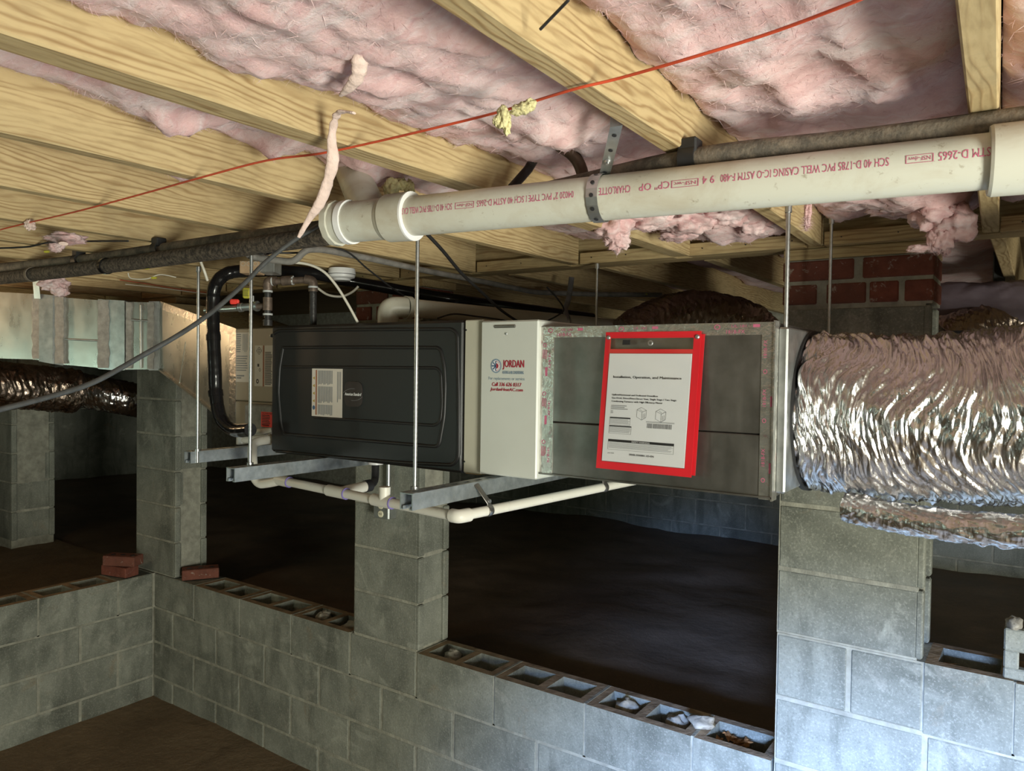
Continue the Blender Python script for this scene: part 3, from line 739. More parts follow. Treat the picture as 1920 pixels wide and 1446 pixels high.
# ------------------------------------------------------------------ DARK PIPES
d1 = [onZ(-60, 510, 2.305), onZ(0, 503, 2.305), onZ(150, 488, 2.305), onZ(300, 468, 2.305), onZ(450, 447, 2.305), onZ(600, 427, 2.305), Vector((-.9, 1.30, 2.310)), onZ(1290, 300, 2.311), onZ(1600, 265, 2.311), onZ(1920, 224, 2.311), Vector((.5, 1.30, 2.311)), Vector((1.3, 1.32, 2.311))]
mb = MB(); mb.tube(catmull(d1, 5), [.0185]*56, 16); tag(mb.build('water_pipe', 'dusty_pipe'), 'long dusty grey pipe strapped under the joists beside the white pipe', 'pipe')
d2 = [onZ(-60, 527, 2.265), onZ(0, 522, 2.265), onZ(200, 499, 2.265), onZ(400, 472, 2.265), onZ(540, 452, 2.265), onZ(660, 436, 2.265)]
t = thing('insulated_pipe', 'pipe in black dusty foam insulation ending behind the wye fitting', 'pipe', d2[2])
mb = MB(); mb.tube(catmull(d2, 6), .0235, 18); mb.build('foam_sleeve', 'dusty_foam', t)
for u, v in ((199, 499), (495, 460), (60, 515)):
    p = onZ(u, v, 2.265); mb = MB(); dd = (d2[3]-d2[2]).normalized(); mb.lathe(p-dd*.008, dd, [(0, .0235), (0, .0265), (.016, .0265), (.016, .0235)], 18); mb.build('tape_band', 'black_tape' if u != 60 else 'dusty_pipe', t)
def clip(label, p, axis, r=.023):
    mb = MB(); ax = Vector(axis).normalized(); mb.lathe(p-ax*.014, ax, [(0, r-.004), (0, r), (.028, r), (.028, r-.004)], 14)
    mb.obox(p+Vector((0, 0, .02)), ax*.017, Vector((0, .016, 0)), Vector((0, 0, .014)), .003)
    tag(mb.build('pipe_clip', 'black_rubber'), label, 'clip', 'black pipe clips')
ax1 = (d1[4]-d1[2])
clip('black plastic pipe clip on the grey pipe near the orange-lit joist', onZ(148, 488, 2.305), ax1)
clip('black plastic pipe clip on the grey pipe under the third joist from left', onZ(298, 467, 2.305), ax1)
clip('black clip peeping above the white pipe right of the strap', onZ(1293, 299, 2.311), ax1)
# grey branch line
pts = bend([onZ(446, 447, 2.305), dp(468, 482, 2.32), dp(552, 492, 2.3), dp(572, 468, 2.3), dp(600, 467, 2.35), dp(690, 484, 2.5), dp(800, 508, 2.75), dp(905, 528, 3.0), dp(1000, 548, 3.2), dp(1110, 552, 3.3), dp(1240, 553, 3.4)], .04)
mb = MB(); mb.tube(pts, .0105, 14); tag(mb.build('branch_pipe', 'grey_pipe'), 'thin grey branch pipe dipping below the insulated pipe toward the girder', 'pipe')
mb = MB(); P_ = bend([dp(1042, 268, 1.50), dp(1083, 295, 1.50), dp(1098, 345, 1.50)], .03); mb.tube([dp(1015, 250, 1.52)]+P_, .0125, 14)
tag(mb.build('copper_pipe', 'copper_dark'), 'bent dark copper pipe poking from the insulation left of the strap', 'pipe')
mb = MB(); mb.tube([dp(1016, 275, 1.62), dp(990, 318, 1.60), dp(960, 352, 1.58)], .010, 14); tag(mb.build('copper_pipe', 'black_iron'), 'straight dark pipe stub slanting behind the white pipe below the insulation', 'pipe')

# ------------------------------------------------------------------ WIRES
mb = MB(); P_ = [onZ(u, v, 2.3265-.004*(1 if i % 2 else 0)) for i, (u, v) in enumerate(((-30, 440), (0, 431), (52, 418), (150, 395), (280, 360), (380, 332), (500, 301), (600, 288), (700, 267), (815, 240), (935, 210), (1070, 169), (1160, 147), (1300, 107), (1450, 60), (1610, 0), (1680, -30)))]
P_ = catmull(P_, 5); mb.tube(P_, .0021, 8); tag(mb.build('red_wire', 'red_wire'), 'red wire strung across the undersides of the joists', 'wire')
def wire(name, mat, label, pts, r, cat='cable', sm=6):
    mb = MB(); mb.tube(catmull(pts, sm), r, 8); return tag(mb.build(name, mat), label, cat)
wire('cable', 'grey_cable', 'dark grey cable sagging across the metal trunk from the wye fitting', [dp(u, v, d) for u, v, d in ((-40, 778, 1.22), (0, 768, 1.25), (100, 742, 1.32), (180, 715, 1.38), (270, 665, 1.45), (340, 625, 1.5), (400, 583, 1.55), (460, 530, 1.6), (500, 490, 1.63), (560, 445, 1.67), (640, 400, 1.73))], .0052)
wire('cable', 'black_rubber', 'black cord dropping from the white pipe behind the furnace top', [dp(u, v, d) for u, v, d in ((800, 438, 1.9), (830, 470, 2.0), (865, 512, 2.2), (900, 545, 2.4), (940, 582, 2.55), (985, 612, 2.65))], .0048)
wire('cable', 'black_rubber', 'thin black cable sagging along the joist at the far left', [dp(u, v, d) for u, v, d in ((-20, 466, 2.5), (50, 463, 2.45), (90, 455, 2.4), (140, 453, 2.35), (210, 452, 2.25), (240, 452, 2.2))], .003)
wire('cable', 'black_rubber', 'thin black wire arching over the white round disc', [dp(u, v, d) for u, v, d in ((495, 474, 2.3), (560, 474, 2.35), (640, 468, 2.4), (690, 505, 2.5), (735, 540, 2.65), (770, 562, 2.75))], .003)
wire('cable', 'black_rubber', 'thin black wire lying along the vent pipe behind the furnace', [dp(u, v, d) for u, v, d in ((820, 597, 2.5), (850, 589, 2.5), (890, 593, 2.55), (950, 602, 2.6), (960, 612, 2.6))], .0028)
wire('cable', 'black_rubber', 'black wire loop behind the filter rack near the hanging band', [dp(u, v, d) for u, v, d in ((1025, 538, 2.9), (1045, 560, 2.9), (1057, 580, 2.85), (1045, 592, 2.8), (1005, 612, 2.7))], .003)
wire('white_cable', 'white_cable', 'white cable arching down into the furnace top', [dp(u, v, d) for u, v, d in ((520, 492, 2.42), (570, 494, 2.42), (605, 508, 2.42), (630, 535, 2.43), (652, 570, 2.44), (671, 605, 2.45))], .0045)
wire('white_cable', 'white_cable', 'drooping white cable from the gas pipe to the disc', [dp(u, v, d) for u, v, d in ((595, 540, 2.8), (615, 553, 2.8), (640, 556, 2.8), (660, 548, 2.8), (672, 537, 2.8))], .0045)
wire('white_cable', 'white_cable', 'short pale cable beside the top of the left hanger rod', [dp(366, 462, 2.5), dp(376, 490, 2.5), dp(383, 508, 2.5), dp(389, 526, 2.52)], .0045)
wire('cable', 'rust_wire', 'loose brown cable under the joist by the hanger rods', [onZ(u, v, 2.326) for u, v in ((225, 525), (280, 533), (340, 543), (390, 549))], .003)
wire('cable', 'white_cable', 'looped tan wire with a yellow cap under the insulated pipe', [dp(u, v, d) for u, v, d in ((240, 512, 2.7), (246, 522, 2.7), (275, 523, 2.7), (300, 515, 2.7), (330, 520, 2.7))], .002)
wire('cable', 'white_cable', 'thin tan wire running under the joist toward the black line', [onZ(u, v, 2.327) for u, v in ((235, 533), (300, 540), (400, 553))], .0022)
mb = MB(); mb.tube([dp(1066, 0, .80), dp(1013, 55, .84)], .0018, 8); tag(mb.build('wire_pin', 'black_iron'), 'thin steel insulation wire sticking out at the top centre joist', 'wire')
mb = MB(); mb.tube([dp(1884, 183, 1.4), dp(1925, 160, 1.38)], .0014, 8); tag(mb.build('wire_pin', 'black_iron'), 'thin steel insulation wire at the right frame edge', 'wire')

# ------------------------------------------------------------------ STRUTS AND RODS
SZ = 1.647
def strut(x, y0, y1, zt, label):
    t = thing('strut_channel', label, 'strut', (x, (y0+y1)/2, zt-.041), 'strut channels under the furnace'); w = .0205; th = .003
    mb = MB(); mb.box(x-w, x-w+th, y0, y1, zt-.041, zt); mb.build('side_web', 'strut_steel', t)
    mb = MB(); mb.box(x+w-th, x+w, y0, y1, zt-.041, zt); mb.build('side_web', 'strut_steel', t)
    mb = MB(); n = int((y1-y0)/.05)
    mb.box(x-w+th, x-.007, y0, y1, zt-th, zt); mb.box(x+.007, x+w-th, y0, y1, zt-th, zt)
    for k in range(n): mb.box(x-.0075, x+.0075, y0+.05*k, y0+.05*k+.022, zt-th, zt-.0005)
    mb.build('slotted_back', 'strut_steel', t)
    mb = MB(); mb.box(x-w+th, x-w+th+.008, y0, y1, zt-.041, zt-.038); mb.box(x-w+th+.006, x-w+th+.008, y0, y1, zt-.038, zt-.032)
    mb.build('lip', 'strut_steel', t); mb = MB(); mb.box(x+w-th-.008, x+w-th, y0, y1, zt-.041, zt-.038); mb.box(x+w-th-.008, x+w-th-.006, y0, y1, zt-.038, zt-.032); mb.build('lip', 'strut_steel', t)
strut(-1.945, 1.345, 2.39, SZ, 'steel strut channel under the left end of the black furnace')
strut(-1.245, 1.345, 2.39, SZ, 'steel strut channel under the white filter rack')
strut(-2.425, 1.505, 2.39, SZ, 'steel strut channel farther left under the tan coil cabinet')
def rod(label, x, y, z0, z1, r=.005, nutz=None):
    t = thing('threaded_rod', label, 'rod', (x, y, z0), 'zinc hanger rods')
    mb = MB(); n = int((z1-z0)/.006); R = []; P = []
    for k in range(n+1): P.append((x, y, z0+(z1-z0)*k/n)); R.append(r*(1 if k % 2 else .90))
    mb.tube(P, R, 10); mb.build('rod_shaft', 'zinc', t)
    if nutz is not None:
        mb = MB(); mb.lathe((x, y, nutz), (0, 0, 1), [(0, 0), (0, .0105), (.0085, .0105), (.0085, 0)], 6); mb.build('hex_nut', 'zinc', t)
    mb = MB(); mb.lathe((x, y, z1-.018), (0, 0, 1), [(0, 0), (0, .0085), (.018, .0085), (.018, 0)], 6); mb.build('rod_coupling', 'zinc', t)
rod('zinc rod in front of the furnace door hanging the near strut', -1.262, 1.394, SZ-.04, 2.328, .0053, SZ)
rod('zinc rod hanging the strut at the left end of the furnace', -1.985+.03, 1.419, SZ-.04, 2.328, .0053, SZ)
rod('zinc rod at the far left strut beside the black wrapped line', -2.404, 1.53, SZ-.04, 2.29, .0053, SZ)
q = dp(1467, 600, 1.70); rod('zinc rod passing the right end of the metal duct', q.x+.008, q.y, 1.73, 2.328, .0053)
q = dp(1555, 590, 2.18); rod('zinc rod in front of the brick pier top behind the foil duct', q.x, q.y, 2.0, 2.40, .0048)
q = dp(1118, 600, 2.66); rod('thin zinc rod rising behind the metal duct near the pouch', q.x, q.y, 2.05, 2.326, .0042)

# ------------------------------------------------------------------ FURNACE
FY = 1.70; FX0, FX1 = -2.226, -1.358; FZ0, FZ1 = 1.652, 2.09
fu = thing('furnace', 'horizontal gas furnace with black embossed door and beige cabinet, hung on struts', 'furnace', ((FX0+FX1)/2, 2.0, FZ0))
mb = MB(); mb.box(FX0+.004, -1.287, FY+.035, 2.385, FZ0+.002, FZ1-.001, .004); mb.build('cabinet', 'tan_steel', fu)
mb = MB(); mb.box(-1.352, -1.287, FY-.002, FY+.04, FZ0-.002, FZ1-.001, .003)
sv = mb.build('beige_end_panel', 'beige_steel', fu)
for z in (FZ0+.03, FZ1-.03):
    m = MB(); m.lathe((-1.347, FY-.002, z), (0, -1, 0), [(0, .003), (.0015, .002), (.0015, 0)], 8); m.build('screw', 'print_black', sv)
mb = MB(); mb.box(FX0, FX1, FY, FY+.04, FZ0-.006, FZ1, .008); door = mb.build('door', 'black_steel', fu)
def rib(pts, closed=False, r=.0036, sm=True):
    P = [onY(u, v, FY) for u, v in pts]; 
    if closed: P.append(P[0])
    P = bend(P, .018, 5) if not sm else P
    for p in P: p.y = FY+.0010
    mb = MB(); mb.tube(P, r, 10); mb.build('embossed_rib', 'black_steel', door)
rib([(514, 626), (523, 620), (700, 618), (848, 617), (858, 626), (860, 740), (860, 858), (850, 872), (760, 868), (640, 858), (518, 846)], False, .0058, False)
rib([(531, 652), (680, 651), (826, 652), (833, 684), (835, 722), (833, 780), (823, 838), (680, 826), (532, 814), (527, 795), (522, 736), (524, 692), (531, 652)], False, .0058, False)
rib([(532, 688), (680, 689), (820, 690), (827, 700), (829, 760), (826, 790), (816, 798), (700, 790), (590, 783)], False, .0050, False)
mb = MB(); c = onY(506, 629, FY); mb.lathe((c.x-.004, FY+.012, c.z), (-1, 0, 0), [(0, .007), (.006, .006), (.006, 0)], 10); mb.build('door_screw', 'zinc', fu)
# warning sticker on the door
A_, B_, D_ = onY(585.5, 691, FY), onY(642.5, 693, FY), onY(586, 780, FY); A_.y = B_.y = D_.y = FY-.0008
U = Vector((B_.x-A_.x, 0, 0)); V = Vector((0, 0, D_.z-A_.z))
sh = Sheet(A_, U, V, .0004); stk = sh.slab(.0006).build('warning_sticker', 'label_paper', fu)
mb = MB(); sh.rect(mb, .13, .03, .17, .97); mb.build('print_stripe', 'print_orange', stk)
mb = MB()
for y0, y1 in ((.04, .34), (.37, .72), (.75, .97)): sh.vlines(mb, .21, y0, .70, y1, 11, 1, .6, 0, .12)
sh.vlines(mb, .84, .06, .98, .75, 3, 1, .5, 0, .2); mb.build('print_lines', 'print_grey', stk)
mb = MB()
for y in (.20, .36, .52, .68): sh.poly(mb, [(.03, y), (.10, y-.035), (.10, y+.035)])
mb.build('print_triangles', 'print_amber', stk)
mb = MB(); sh.ring(mb, .07, .82, .045, .045, .99); mb.build('print_seal', 'print_blue', stk)
# badge
A_, B_, D_ = onY(647, 715, FY), onY(680, 716, FY), onY(647, 762, FY); A_.y = B_.y = D_.y = FY-.003
bs = Sheet(A_, Vector((B_.x-A_.x, 0, 0)), Vector((0, 0, D_.z-A_.z)), .0006)
mb = MB(); n = 28; fr = []; bk = []
for k in range(n):
    a = 2*pi*k/n; ca, sa = cos(a), sin(a); e = .5
    x = .5+.5*abs(ca)**e*(1 if ca > 0 else -1); y = .5+.5*abs(sa)**e*(1 if sa > 0 else -1); fr.append(bs.p(x, y, 0)); bk.append(bs.p(x, y, 0)+Vector((0, .006, 0)))
mb.add(fr+bk, [tuple(range(n))[::-1]]+[(k, (k+1) % n, n+(k+1) % n, n+k) for k in range(n)]); bd = mb.build('badge', 'badge_brown', fu)
mb = MB(); bs.text(mb, 'American Standard', .03, .44, .97, .56, 1, .35, 0, .012); mb.build('badge_text', 'print_white', bd)
mb = MB(); bs.ring(mb, .5, .62, .62, .34, .03, 1, 20, 0, pi*1.16, pi*1.55); bs.ring(mb, .5, .42, .62, .34, .03, 1, 20, 0, pi*.16, pi*.55); mb.build('badge_line', 'print_grey', bd)
# wooden pads
mb = MB(); mb.box(-1.345, -1.292, FY+.0, FY+.11, SZ+.0005, FZ0-.0025, .001)
tag(mb.build('wood_pad', 'wood_x'), 'small plywood pad between the furnace corner and the strut', 'pad')
mb = MB(); mb.box(-2.0, -1.93, FY+.03, FY+.12, SZ+.0005, FZ0-.0065, .0); tag(mb.build('rubber_pad', 'black_rubber'), 'black rubber pad on the strut under the furnace left end', 'pad')

# ------------------------------------------------------------------ COIL CABINET, TRANSITION, TRUNK
co = thing('coil_cabinet', 'tan steel coil cabinet behind the left end of the black furnace', 'cabinet', (-2.5, 2.1, 1.69))
CY = 1.9; cx0, cx1 = -2.724, FX0+.0; cz0, cz1 = 1.69, 2.10
zs = onY(470, 753, CY).z
mb = MB(); mb.box(cx0, cx1, CY, 2.35, zs+.001, cz1, .004); mb.build('upper_panel', 'tan_steel', co)
mb = MB(); mb.box(cx0, cx1, CY, 2.35, cz0, zs-.001, .004); mb.build('lower_panel', 'tan_steel', co)
def plate(u0, v0, u1, v1, Y, name, mat, parent):
    a, b = onY(u0, v0, Y), onY(u1, v0, Y); d = onY(u0, v1, Y)
    a.y = Y-.0009; s_ = Sheet(a, Vector((b.x-a.x, 0, 0)), Vector((0, 0, d.z-a.z)), .0004); return s_, s_.slab(.0008).build(name, mat, parent)
s1, o1 = plate(442, 624, 467, 716, CY, 'rating_label', 'label_paper', co)
mb = MB(); s1.lines(mb, .08, .03, .45, .42, 9, 1, .4); s1.vlines(mb, .55, .03, .95, .42, 6, 1, .35); s1.lines(mb, .08, .47, .92, .80, 7, 1, .4); s1.lines(mb, .1, .86, .8, .95, 2, 1, .6, 0, .5); mb.build('print_lines', 'print_grey', o1)
s2, o2 = plate(478, 648, 512, 724, CY, 'flammability_label', 'label_paper', co)
mb = MB(); s2.rect(mb, .46, 0, .54, 1); mb.build('print_stripe', 'print_orange', o2)
mb = MB(); s2.ring(mb, .25, .13, .16, .10, .16, 1, 4); s2.ring(mb, .25, .13, .05, .045, .35, 1, 12); s2.rect(mb, .16, .45, .26, .52); s2.ring(mb, .30, .60, .06, .05, .3, 1, 4); s2.ring(mb, .17, .88, .08, .06, .5, 1, 8); s2.lines(mb, .58, .16, .98, .97, 26, 1, .55); mb.build('print_symbols', 'print_black', o2)
mb = MB(); a = onY(478, 757, CY); b = onY(512, 800, CY); mb.box(a.x, b.x+.06, CY-.05, CY, b.z-.03, a.z, .006); sb = mb.build('junction_cover', 'grey_mastic', co)
s3, o3 = plate(490, 772, 520, 800, CY-.05, 'red_sticker', 'fluor_red', co)
mb = MB(); s3.lines(mb, .06, .2, .6, .95, 7, 1, .5); s3.text(mb, 'WARNING', .06, .04, .9, .15); mb.build('print_lines', 'print_black', o3)
# transition
tr = thing('duct_transition', 'tapered galvanised duct piece widening toward the coil cabinet', 'duct', (-3.0, 2.1, 1.7))
a0, a1 = onY(300, 567, CY), onY(300, 693, CY); D = .42
p = [Vector((a0.x, CY, a1.z)), Vector((cx0, CY, cz0+.003)), Vector((cx0, CY+D, cz0+.003)), Vector((a0.x, CY+D, a1.z)), Vector((a0.x, CY, a0.z)), Vector((cx0, CY, cz1-.003)), Vector((cx0, CY+D, cz1-.003)), Vector((a0.x, CY+D, a0.z))]
mb = MB(); mb.hexa(p); mb.build('tapered_body', 'trunk_steel', tr)
def strip(p, q, w, th, mat, name, parent, nrm=(0, -1, 0)):
    p, q = Vector(p), Vector(q); d = (q-p); n_ = Vector(nrm); s_ = d.cross(n_).normalized()
    mb = MB(); mb.obox((p+q)/2+n_*(th/2), d/2, s_*(w/2), n_*(th/2)); return mb.build(name, mat, parent)
def off(v, z): return Vector((v.x, v.y, v.z+z))
strip(off(p[4], -.012), off(p[5], -.012), .034, .0015, 'foil_tape', 'tape_strip', tr)
strip((cx0-.012, CY, cz0), (cx0-.012, CY, cz1), .045, .002, 'foil_tape', 'tape_strip', tr)
strip(off(p[0], .003), off(p[1], .003), .008, .012, 'trunk_steel', 'folded_hem', tr)
q0 = p[0].lerp(p[1], .28); q1 = p[4].lerp(p[5], .42); strip(q0, q1.lerp(q0, .4), .002, .002, 'trunk_steel', 'crease', tr)
# trunk elbow pieces
hf = Vector((-sin(YAW), cos(YAW), 0))
tk = thing('trunk_duct', 'galvanised trunk duct elbow with grey sealed seams at left', 'duct', dp(150, 690, 3.5))
def station(u, vt, vb, d): return dp(u, vt, d), dp(u, vb, d)
STN = [(-140, 540, 668, 3.35), (60, 551, 674, 3.40), (76, 553, 676, 3.40), (102, 556, 681, 3.41), (120, 558, 684, 3.42), (185, 563, 690, 3.42), (205, 564, 692, 3.42), (236, 566, 693, 3.42), (280, 567, 693, 3.42), (300, 567, 693, 3.43)]
for (s0, s1_) in zip(STN[:-1], STN[1:]):
    ta, ba = station(*s0); tb, bb = station(*s1_); u0 = s0[0]
    seam = u0 in (76, 102, 185, 205, 280)
    pr_ = -hf*(.012 if u0 in (76, 205) else (.006 if seam else 0))
    dz = Vector((0, 0, .004 if seam else 0))
    m = MB(); m.hexa([ba+pr_-dz, bb+pr_-dz, bb+hf*.4, ba+hf*.4, ta+pr_+dz, tb+pr_+dz, tb+hf*.4, ta+hf*.4])
    m.build('seam_flange' if seam else 'duct_panel', 'trunk_steel' if not seam else 'galvanised', tk)
for u0, u1, vt, vb, d in ((60, 75, 552, 673, 3.39), (103, 119, 557, 682, 3.40), (183, 204, 563, 690, 3.405), (236, 246, 567, 691, 3.41), (276, 288, 567, 692, 3.41)):
    m = MB(); n = 14; A_, B_ = [], []
    for k in range(n+1):
        v = vt+(vb-vt)*k/n; A_.append(dp(u0+3*noise.noise(Vector((k*.6, u0, 0))), v, d)); B_.append(dp(u1+3*noise.noise(Vector((k*.6, u1, 5))), v, d))
    fr = [x for ab in zip(A_, B_) for x in ab]; bk = [x+hf*.025 for x in fr]
    m.add(fr+bk, [(2*i, 2*i+2, 2*i+3, 2*i+1) for i in range(n)]+[(2*i, 2*n+2+2*i, 2*n+4+2*i, 2*i+2) for i in range(n)]+[(2*i+3, 2*n+5+2*i, 2*n+3+2*i, 2*i+1) for i in range(n)])
    m.build('sealant_band', 'grey_mastic', tk)
m = MB(); a, b = dp(119, 636, 3.413), dp(184, 639, 3.413); m.tube([a, b], .004, 8); m.build('cross_rib', 'galvanised', tk)
m = MB(); a, b = dp(246, 600, 3.413), dp(278, 602, 3.413); m.tube([a, b], .005, 8); m.build('cross_rib', 'galvanised', tk)
m = MB(); a, b = dp(264, 572, 3.413), dp(264, 690, 3.413); m.tube([a, b], .004, 8); m.build('standing_seam', 'galvanised', tk)
m = MB(); a, b = dp(67, 523, 3.36), dp(70, 560, 3.38); m.obox((a+b)/2, _r0*.014, hf*.001, (b-a)/2); m.build('hanger_strap', 'galvanised', tk)

# ------------------------------------------------------------------ FILTER RACK, RETURN DUCT
RX0, RX1, RY = -1.284, -1.092, 1.685; RZ0, RZ1 = 1.655, 2.083
fr_ = thing('filter_rack', 'white steel filter rack with a company sticker beside the furnace', 'filter rack', ((RX0+RX1)/2, 2.0, RZ0))
mb = MB(); mb.box(RX0, RX1, RY, 2.38, RZ0, RZ1, .004); mb.build('rack_body', 'white_steel', fr_)
rs = Sheet((RX0, RY, RZ1), (RX1-RX0, 0, 0), (0, 0, RZ0-RZ1), .0008)
mb = MB(); c = rs.p(.43, .038, 0); mb.obox(c, (.036, 0, 0), (0, .003, 0), (0, 0, .0042), .002); h_ = mb.build('handle_slot', 'duct_steel', fr_)
mb = MB(); mb.lathe(rs.p(.45, .085, 0), (0, -1, 0), [(0, .004), (.0015, .003), (.0015, 0)], 10); mb.build('screw', 'zinc', fr_)
mb = MB(); rs.text(mb, 'JORDAN', .40, .253, .765, .315, 1, 0, 0, .009); mb.build('sticker_text', 'print_red', fr_)
mb = MB(); rs.text(mb, 'HEATING & AIR CONDITIONING', .40, .323, .765, .342, 1, 0, 0, .003); mb.build('sticker_text', 'print_slate', fr_)
mb = MB(); rs.text(mb, 'For replacements or service', .155, .362, .785, .388, 1); mb.build('sticker_text', 'print_slate', fr_)
mb = MB(); rs.text(mb, 'Call 336 626 0317', .215, .398, .73, .422, 1, .2, 0, .006); rs.text(mb, 'JordanHeatAC.com', .185, .432, .755, .458, 1, .2, 0, .006); mb.build('sticker_text', 'print_red', fr_)
LX, LY, lrx, lry = .285, .292, .096, .046
mb = MB(); rs.ring(mb, LX, LY, lrx, lry, .2, 1); mb.build('emblem_ring', 'print_slate', fr_)
mb = MB(); rs.ring(mb, LX, LY, lrx*.8, lry*.8, .99, .5); mb.build('emblem_field', 'print_white', fr_)
mb = MB()
for k in range(9): 
    a = -pi/2+pi*(k+.5)/9; w = .08
    rs.poly(mb, [(LX+lrx*.74*cos(a-w), LY+lry*.74*sin(a-w)), (LX+lrx*.74*cos(a+w), LY+lry*.74*sin(a+w)), (LX+lrx*.5*cos(a), LY+lry*.5*sin(a))], 1.2)
rs.ring(mb, LX+.006, LY, lrx*.38, lry*.38, .99, 1.2, 16, 0, -pi/2, pi/2); mb.build('emblem_sun', 'print_red', fr_)
mb = MB()
for k in range(5):
    a = pi/2+pi*k/4; n_ = (sin(a)*.006, -cos(a)*.003)
    rs.poly(mb, [(LX-.006+n_[0], LY+n_[1]), (LX-.006-n_[0], LY-n_[1]), (LX-.006+lrx*.68*cos(a)-n_[0]*1.6, LY+lry*.68*sin(a)-n_[1]*1.6), (LX-.006+lrx*.68*cos(a)+n_[0]*1.6, LY+lry*.68*sin(a)+n_[1]*1.6)], 1.2)
mb.build('emblem_flake', 'print_blue', fr_)

DX0, DX1, DY, DZ0, DZ1 = -1.09, -.478, 1.70, 1.671, 2.062
du = thing('return_duct', 'dark galvanised return air box duct with foil taped corners', 'duct', ((DX0+DX1)/2, 2.0, DZ0))
zm = (DZ0+DZ1)/2-.055
mb = MB(); mb.box(DX0, DX1, DY, 2.22, zm+.001, DZ1, .002); mb.build('upper_sheet', 'duct_steel', du)
mb = MB(); mb.box(DX0, DX1, DY, 2.22, DZ0, zm-.001, .002); mb.build('lower_sheet', 'duct_steel', du)
strip((DX0+.018, DY, DZ0-.002), (DX0+.018, DY, DZ1+.002), .042, .0016, 'foil_tape', 'tape_strip', du)
strip((DX0, DY, DZ1-.013), (DX1, DY, DZ1-.013), .028, .0012, 'foil_tape', 'tape_strip', du)
strip((DX1-.014, DY, DZ0-.004), (DX1-.014, DY, DZ1), .030, .0018, 'foil_tape', 'tape_strip', du)
mb = MB(); mb.box(DX1-.002, DX1+.0015, DY-.006, DY+.03, DZ0-.006, DZ1+.004); mb.build('tape_edge', 'foil_tape', du)
strip((DX0, DY, DZ0+.001), (DX1, DY, DZ0+.001), .004, .006, 'duct_steel', 'bottom_hem', du)
mb = MB(); mb.box(DX1, DX1+.022, DY+.02, 2.19, DZ0+.01, DZ1-.01, .004); mb.build('end_collar_plate', 'galvanised', du)
ts1 = Sheet((DX0, DY-.0016, DZ1), (.036, 0, 0), (0, 0, DZ0-DZ1), .0006)
mb = MB()
for y in (.18, .50, .82): ts1.text(mb, '181B-FX', .62, y, .82, y+.10, 1, 0, -90)
for y in (.12, .45, .78): ts1.ring(mb, .3, y, .16, .014, .3, 1, 16); ts1.vlines(mb, .12, y+.03, .55, y+.10, 4, 1, .4)
for y in (.27, .60): ts1.rect(mb, .36, y, .55, y+.06)
mb.build('tape_print', 'print_pink', du)
ts2 = Sheet((DX0, DY-.0012, DZ1), (DX1-DX0, 0, 0), (0, 0, -.028), .0006)
for x in (.08, .42, .82):
    mb = MB(); ts2.text(mb, '181B-FX', x, .55, x+.07, .85); ts2.ring(mb, x-.035, .3, .012, .22, .3, 1, 16); ts2.text(mb, 'UL 181', x+.02, .14, x+.075, .36); ts2.rect(mb, x+.1, .12, x+.125, .36)
    mb.build('tape_print', 'print_pink', du)
ts3 = Sheet((DX1-.029, DY-.0018, DZ1), (.030, 0, 0), (0, 0, DZ0-DZ1), .0006)
mb = MB()
for y in (.10, .38, .72): ts3.text(mb, '181B-FX', .15, y, .40, y+.10, 1, 0, 90); ts3.ring(mb, .3, y+.18, .15, .013, .3, 1, 14)
for y in (.42, .80): ts3.rect(mb, .72, y, .95, y+.06)
mb.build('tape_print', 'print_pink', du)

# document pouch
pA, pB = Vector((-.893, DY-.006, 2.046)), Vector((-.645, DY-.006, 2.045)); pD = Vector((-.900, DY-.034, 1.706))
pc = thing('document_pouch', 'red-edged clear vinyl pouch holding a manual, screwed to the metal duct', 'pouch', ((pA+pB)/2))
ps = Sheet(pA, pB-pA, pD-pA, .0006)
def prect(name, mat, x0, y0, x1, y1, e0, th, parent):
    mb = MB(); c = ps.p((x0+x1)/2, (y0+y1)/2, 0)+ps.N*(e0+th/2); mb.obox(c, ps.U*(x1-x0)/2, ps.V*(y1-y0)/2, ps.N*th/2); return mb.build(name, mat, parent)
prect('red_border', 'red_vinyl', -.005, 0, 1, .045, 0, .0015, pc); prect('red_border', 'red_vinyl', -.005, .045, .055, 1, 0, .0015, pc)
prect('red_border', 'red_vinyl', .93, .045, 1.0, 1, 0, .0015, pc); prect('red_border', 'red_vinyl', .055, .945, .93, 1, 0, .0015, pc)
prect('red_border', 'red_vinyl', .055, .125, .93, .155, 0, .0015, pc)
prect('back_sheet', 'red_vinyl', .99, .02, 1.03, .985, -.004, .0015, pc)
pap = prect('manual_cover', 'paper', .058, .158, .925, .942, 0, .003, pc)
prect('clear_front', 'clear_vinyl', .05, .045, .935, .95, .0052, .0004, pc)
o_ = ps.p(.058, .158, 0)+ps.N*.003; pp = Sheet(o_, ps.U*.867, ps.V*.784, .0005)
mb = MB(); pp.text(mb, 'Installation, Operation, and Maintenance', .07, .205, .90, .235, 1, 0, 0, .003)
for i, (tx, x1) in enumerate((('Upflow/Horizontal and Dedicated Downflow', .64), ('Gas-Fired, Direct/Non-Direct Vent, Single Stage / Two Stage', .86), ('Condensing Furnaces with High Efficiency Motor', .70))): pp.text(mb, tx, .07, .375+.03*i, x1, .395+.03*i, 1, 0, 0, .002)
pp.text(mb, 'S9XB-SVX001-1D-EN', .34, .915, .64, .932, 1, 0, 0, .002); pp.text(mb, 'June 2024', .07, .918, .15, .930)
pp.rect(mb, .065, .590, .325, .601); pp.rect(mb, .065, .667, .345, .678); pp.rect(mb, .065, .795, .87, .818); mb.build('cover_print', 'print_black', pap)
mb = MB(); pp.text(mb, 'SAFETY WARNING', .36, .800, .58, .813, 2); mb.build('cover_print', 'print_white', pap)
